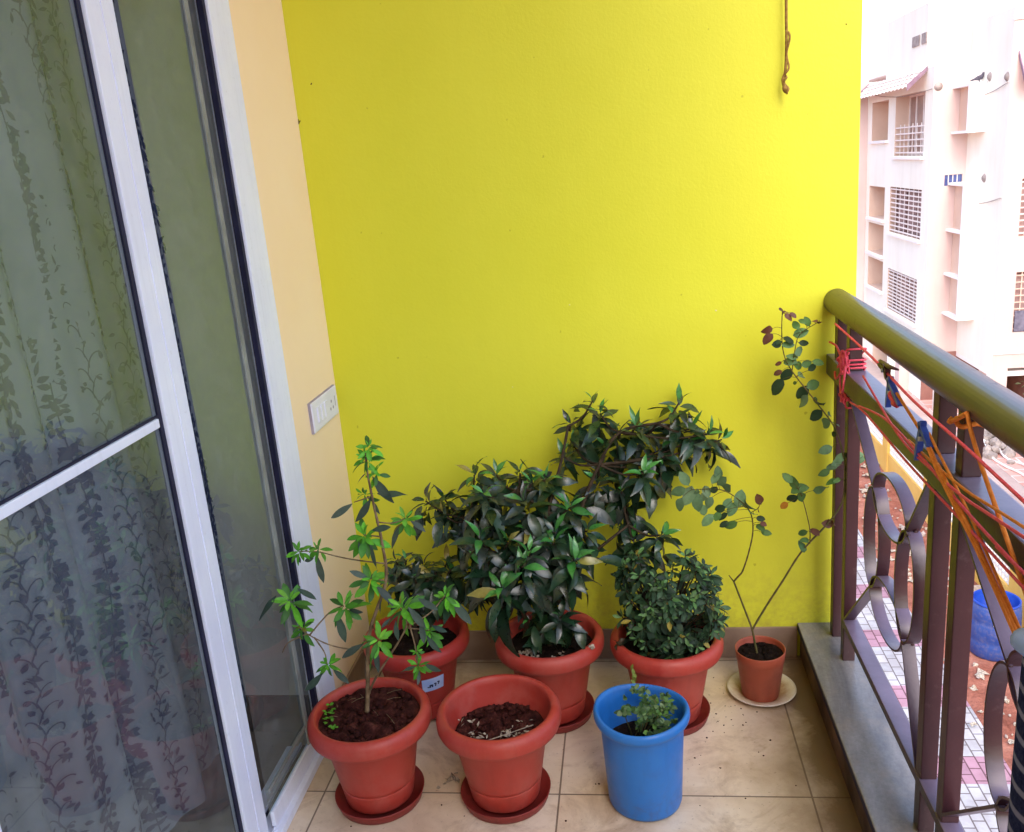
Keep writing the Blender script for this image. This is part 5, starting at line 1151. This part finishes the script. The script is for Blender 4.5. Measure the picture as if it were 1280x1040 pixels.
# shrub by the carport, trees along the road (they colour the door glass)
def tree(name, label, cat, loc, h, R, n, cols, seed, trunk=.12, leaf=.30, group=None):
    random.seed(seed); t = thing(name, label, cat, loc, group); LV = Leaves()
    x, y, z = loc; blobs = [(Vector((x+random.gauss(0, R*.45), y+random.gauss(0, R*.45), z+h*random.uniform(.45, 1))), R*random.uniform(.3, .55)) for _ in range(11)]
    lines = [[(x, y, z), (x+.05*h*.2, y, z+h*.25), (x, y+.05, z+h*.5)]]+[[(x, y, z+h*.38), (Vector((x, y, z+h*.45)).lerp(c_, .5)), c_] for c_, r in blobs]
    stems('trunk', lines, [(trunk, trunk*.6)]+[(trunk*.4, trunk*.1)]*len(blobs), M['bark'], t, 4, 6)
    for i in range(n):
        c_, r = random.choice(blobs); d = Vector((random.gauss(0, 1), random.gauss(0, 1), random.gauss(0, 1))).normalized()
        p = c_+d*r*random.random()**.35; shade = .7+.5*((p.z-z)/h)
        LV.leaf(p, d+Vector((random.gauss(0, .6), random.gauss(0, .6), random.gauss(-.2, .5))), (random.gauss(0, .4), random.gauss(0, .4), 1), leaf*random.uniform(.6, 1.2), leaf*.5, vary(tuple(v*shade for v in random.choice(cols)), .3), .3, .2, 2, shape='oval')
    LV.build('crown', M['leaf_far'], t)
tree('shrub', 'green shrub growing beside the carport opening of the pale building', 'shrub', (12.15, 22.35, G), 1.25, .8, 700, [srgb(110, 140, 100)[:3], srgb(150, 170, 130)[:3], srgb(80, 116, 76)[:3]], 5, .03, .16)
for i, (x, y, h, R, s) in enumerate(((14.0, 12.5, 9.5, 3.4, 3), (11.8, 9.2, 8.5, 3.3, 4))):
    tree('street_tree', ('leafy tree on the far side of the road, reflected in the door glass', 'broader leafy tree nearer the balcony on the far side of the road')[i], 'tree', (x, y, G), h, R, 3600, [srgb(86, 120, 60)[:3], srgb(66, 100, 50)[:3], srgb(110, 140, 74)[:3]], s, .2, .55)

# ================================================================== LIGHT AND CAMERA
SUN_EL, SUN_AZ = SUN_DIR            # azimuth measured from +Y towards +X: light comes from the right, over the camera's shoulder
wd = bpy.data.worlds.new('World'); S.world = wd; wd.use_nodes = True
nt = wd.node_tree; bg = nt.nodes['Background']; sky = nt.nodes.new('ShaderNodeTexSky'); sky.sky_type = 'NISHITA'; sky.sun_disc = False
sky.sun_elevation = math.radians(SUN_EL); sky.sun_rotation = math.radians(SUN_AZ); sky.air_density = 1.0; sky.dust_density = 4.0; sky.ozone_density = 1.0; sky.altitude = 300
nt.links.new(sky.outputs[0], bg.inputs[0]); bg.inputs[1].default_value = SKY_STRENGTH
sl_ = bpy.data.lights.new('sun', 'SUN'); sl_.energy = SUN_STRENGTH; sl_.angle = math.radians(SUN_ANGLE); sl_.color = (1.0, .955, .90)
so_ = bpy.data.objects.new('sun', sl_); C.objects.link(so_)
el, az = math.radians(SUN_EL), math.radians(SUN_AZ)
sd = Vector((math.sin(az)*math.cos(el), math.cos(az)*math.cos(el), math.sin(el)))
so_.rotation_euler = (-sd).to_track_quat('-Z', 'Y').to_euler(); so_.location = sd*30
cam = bpy.data.cameras.new('camera'); co = bpy.data.objects.new('camera', cam); C.objects.link(co); S.camera = co
cam.sensor_width = 36; cam.lens = 36*1106.72/1280; cam.clip_start = .05; cam.clip_end = 2000
p_, y_, r_ = .27386, .142668, .0855746
Rm = Matrix.Rotation(y_, 3, 'Z') @ Matrix.Rotation(-p_, 3, 'X') @ Matrix.Rotation(r_, 3, 'Y')
ri, fw, up_ = Rm.col[0], Rm.col[1], Rm.col[2]
mw = Matrix((ri, up_, -fw)).transposed().to_4x4(); mw.translation = Vector((.869415, -2.453437, 1.490792)); co.matrix_world = mw
S.render.engine = 'CYCLES'; S.view_settings.view_transform = 'Standard'; S.view_settings.look = 'None'; S.view_settings.exposure = 0; S.view_settings.gamma = 1
S.cycles.max_bounces = 10; S.cycles.diffuse_bounces = 6; S.cycles.transparent_max_bounces = 12; S.cycles.use_denoising = True
S.cycles.sample_clamp_indirect = 8
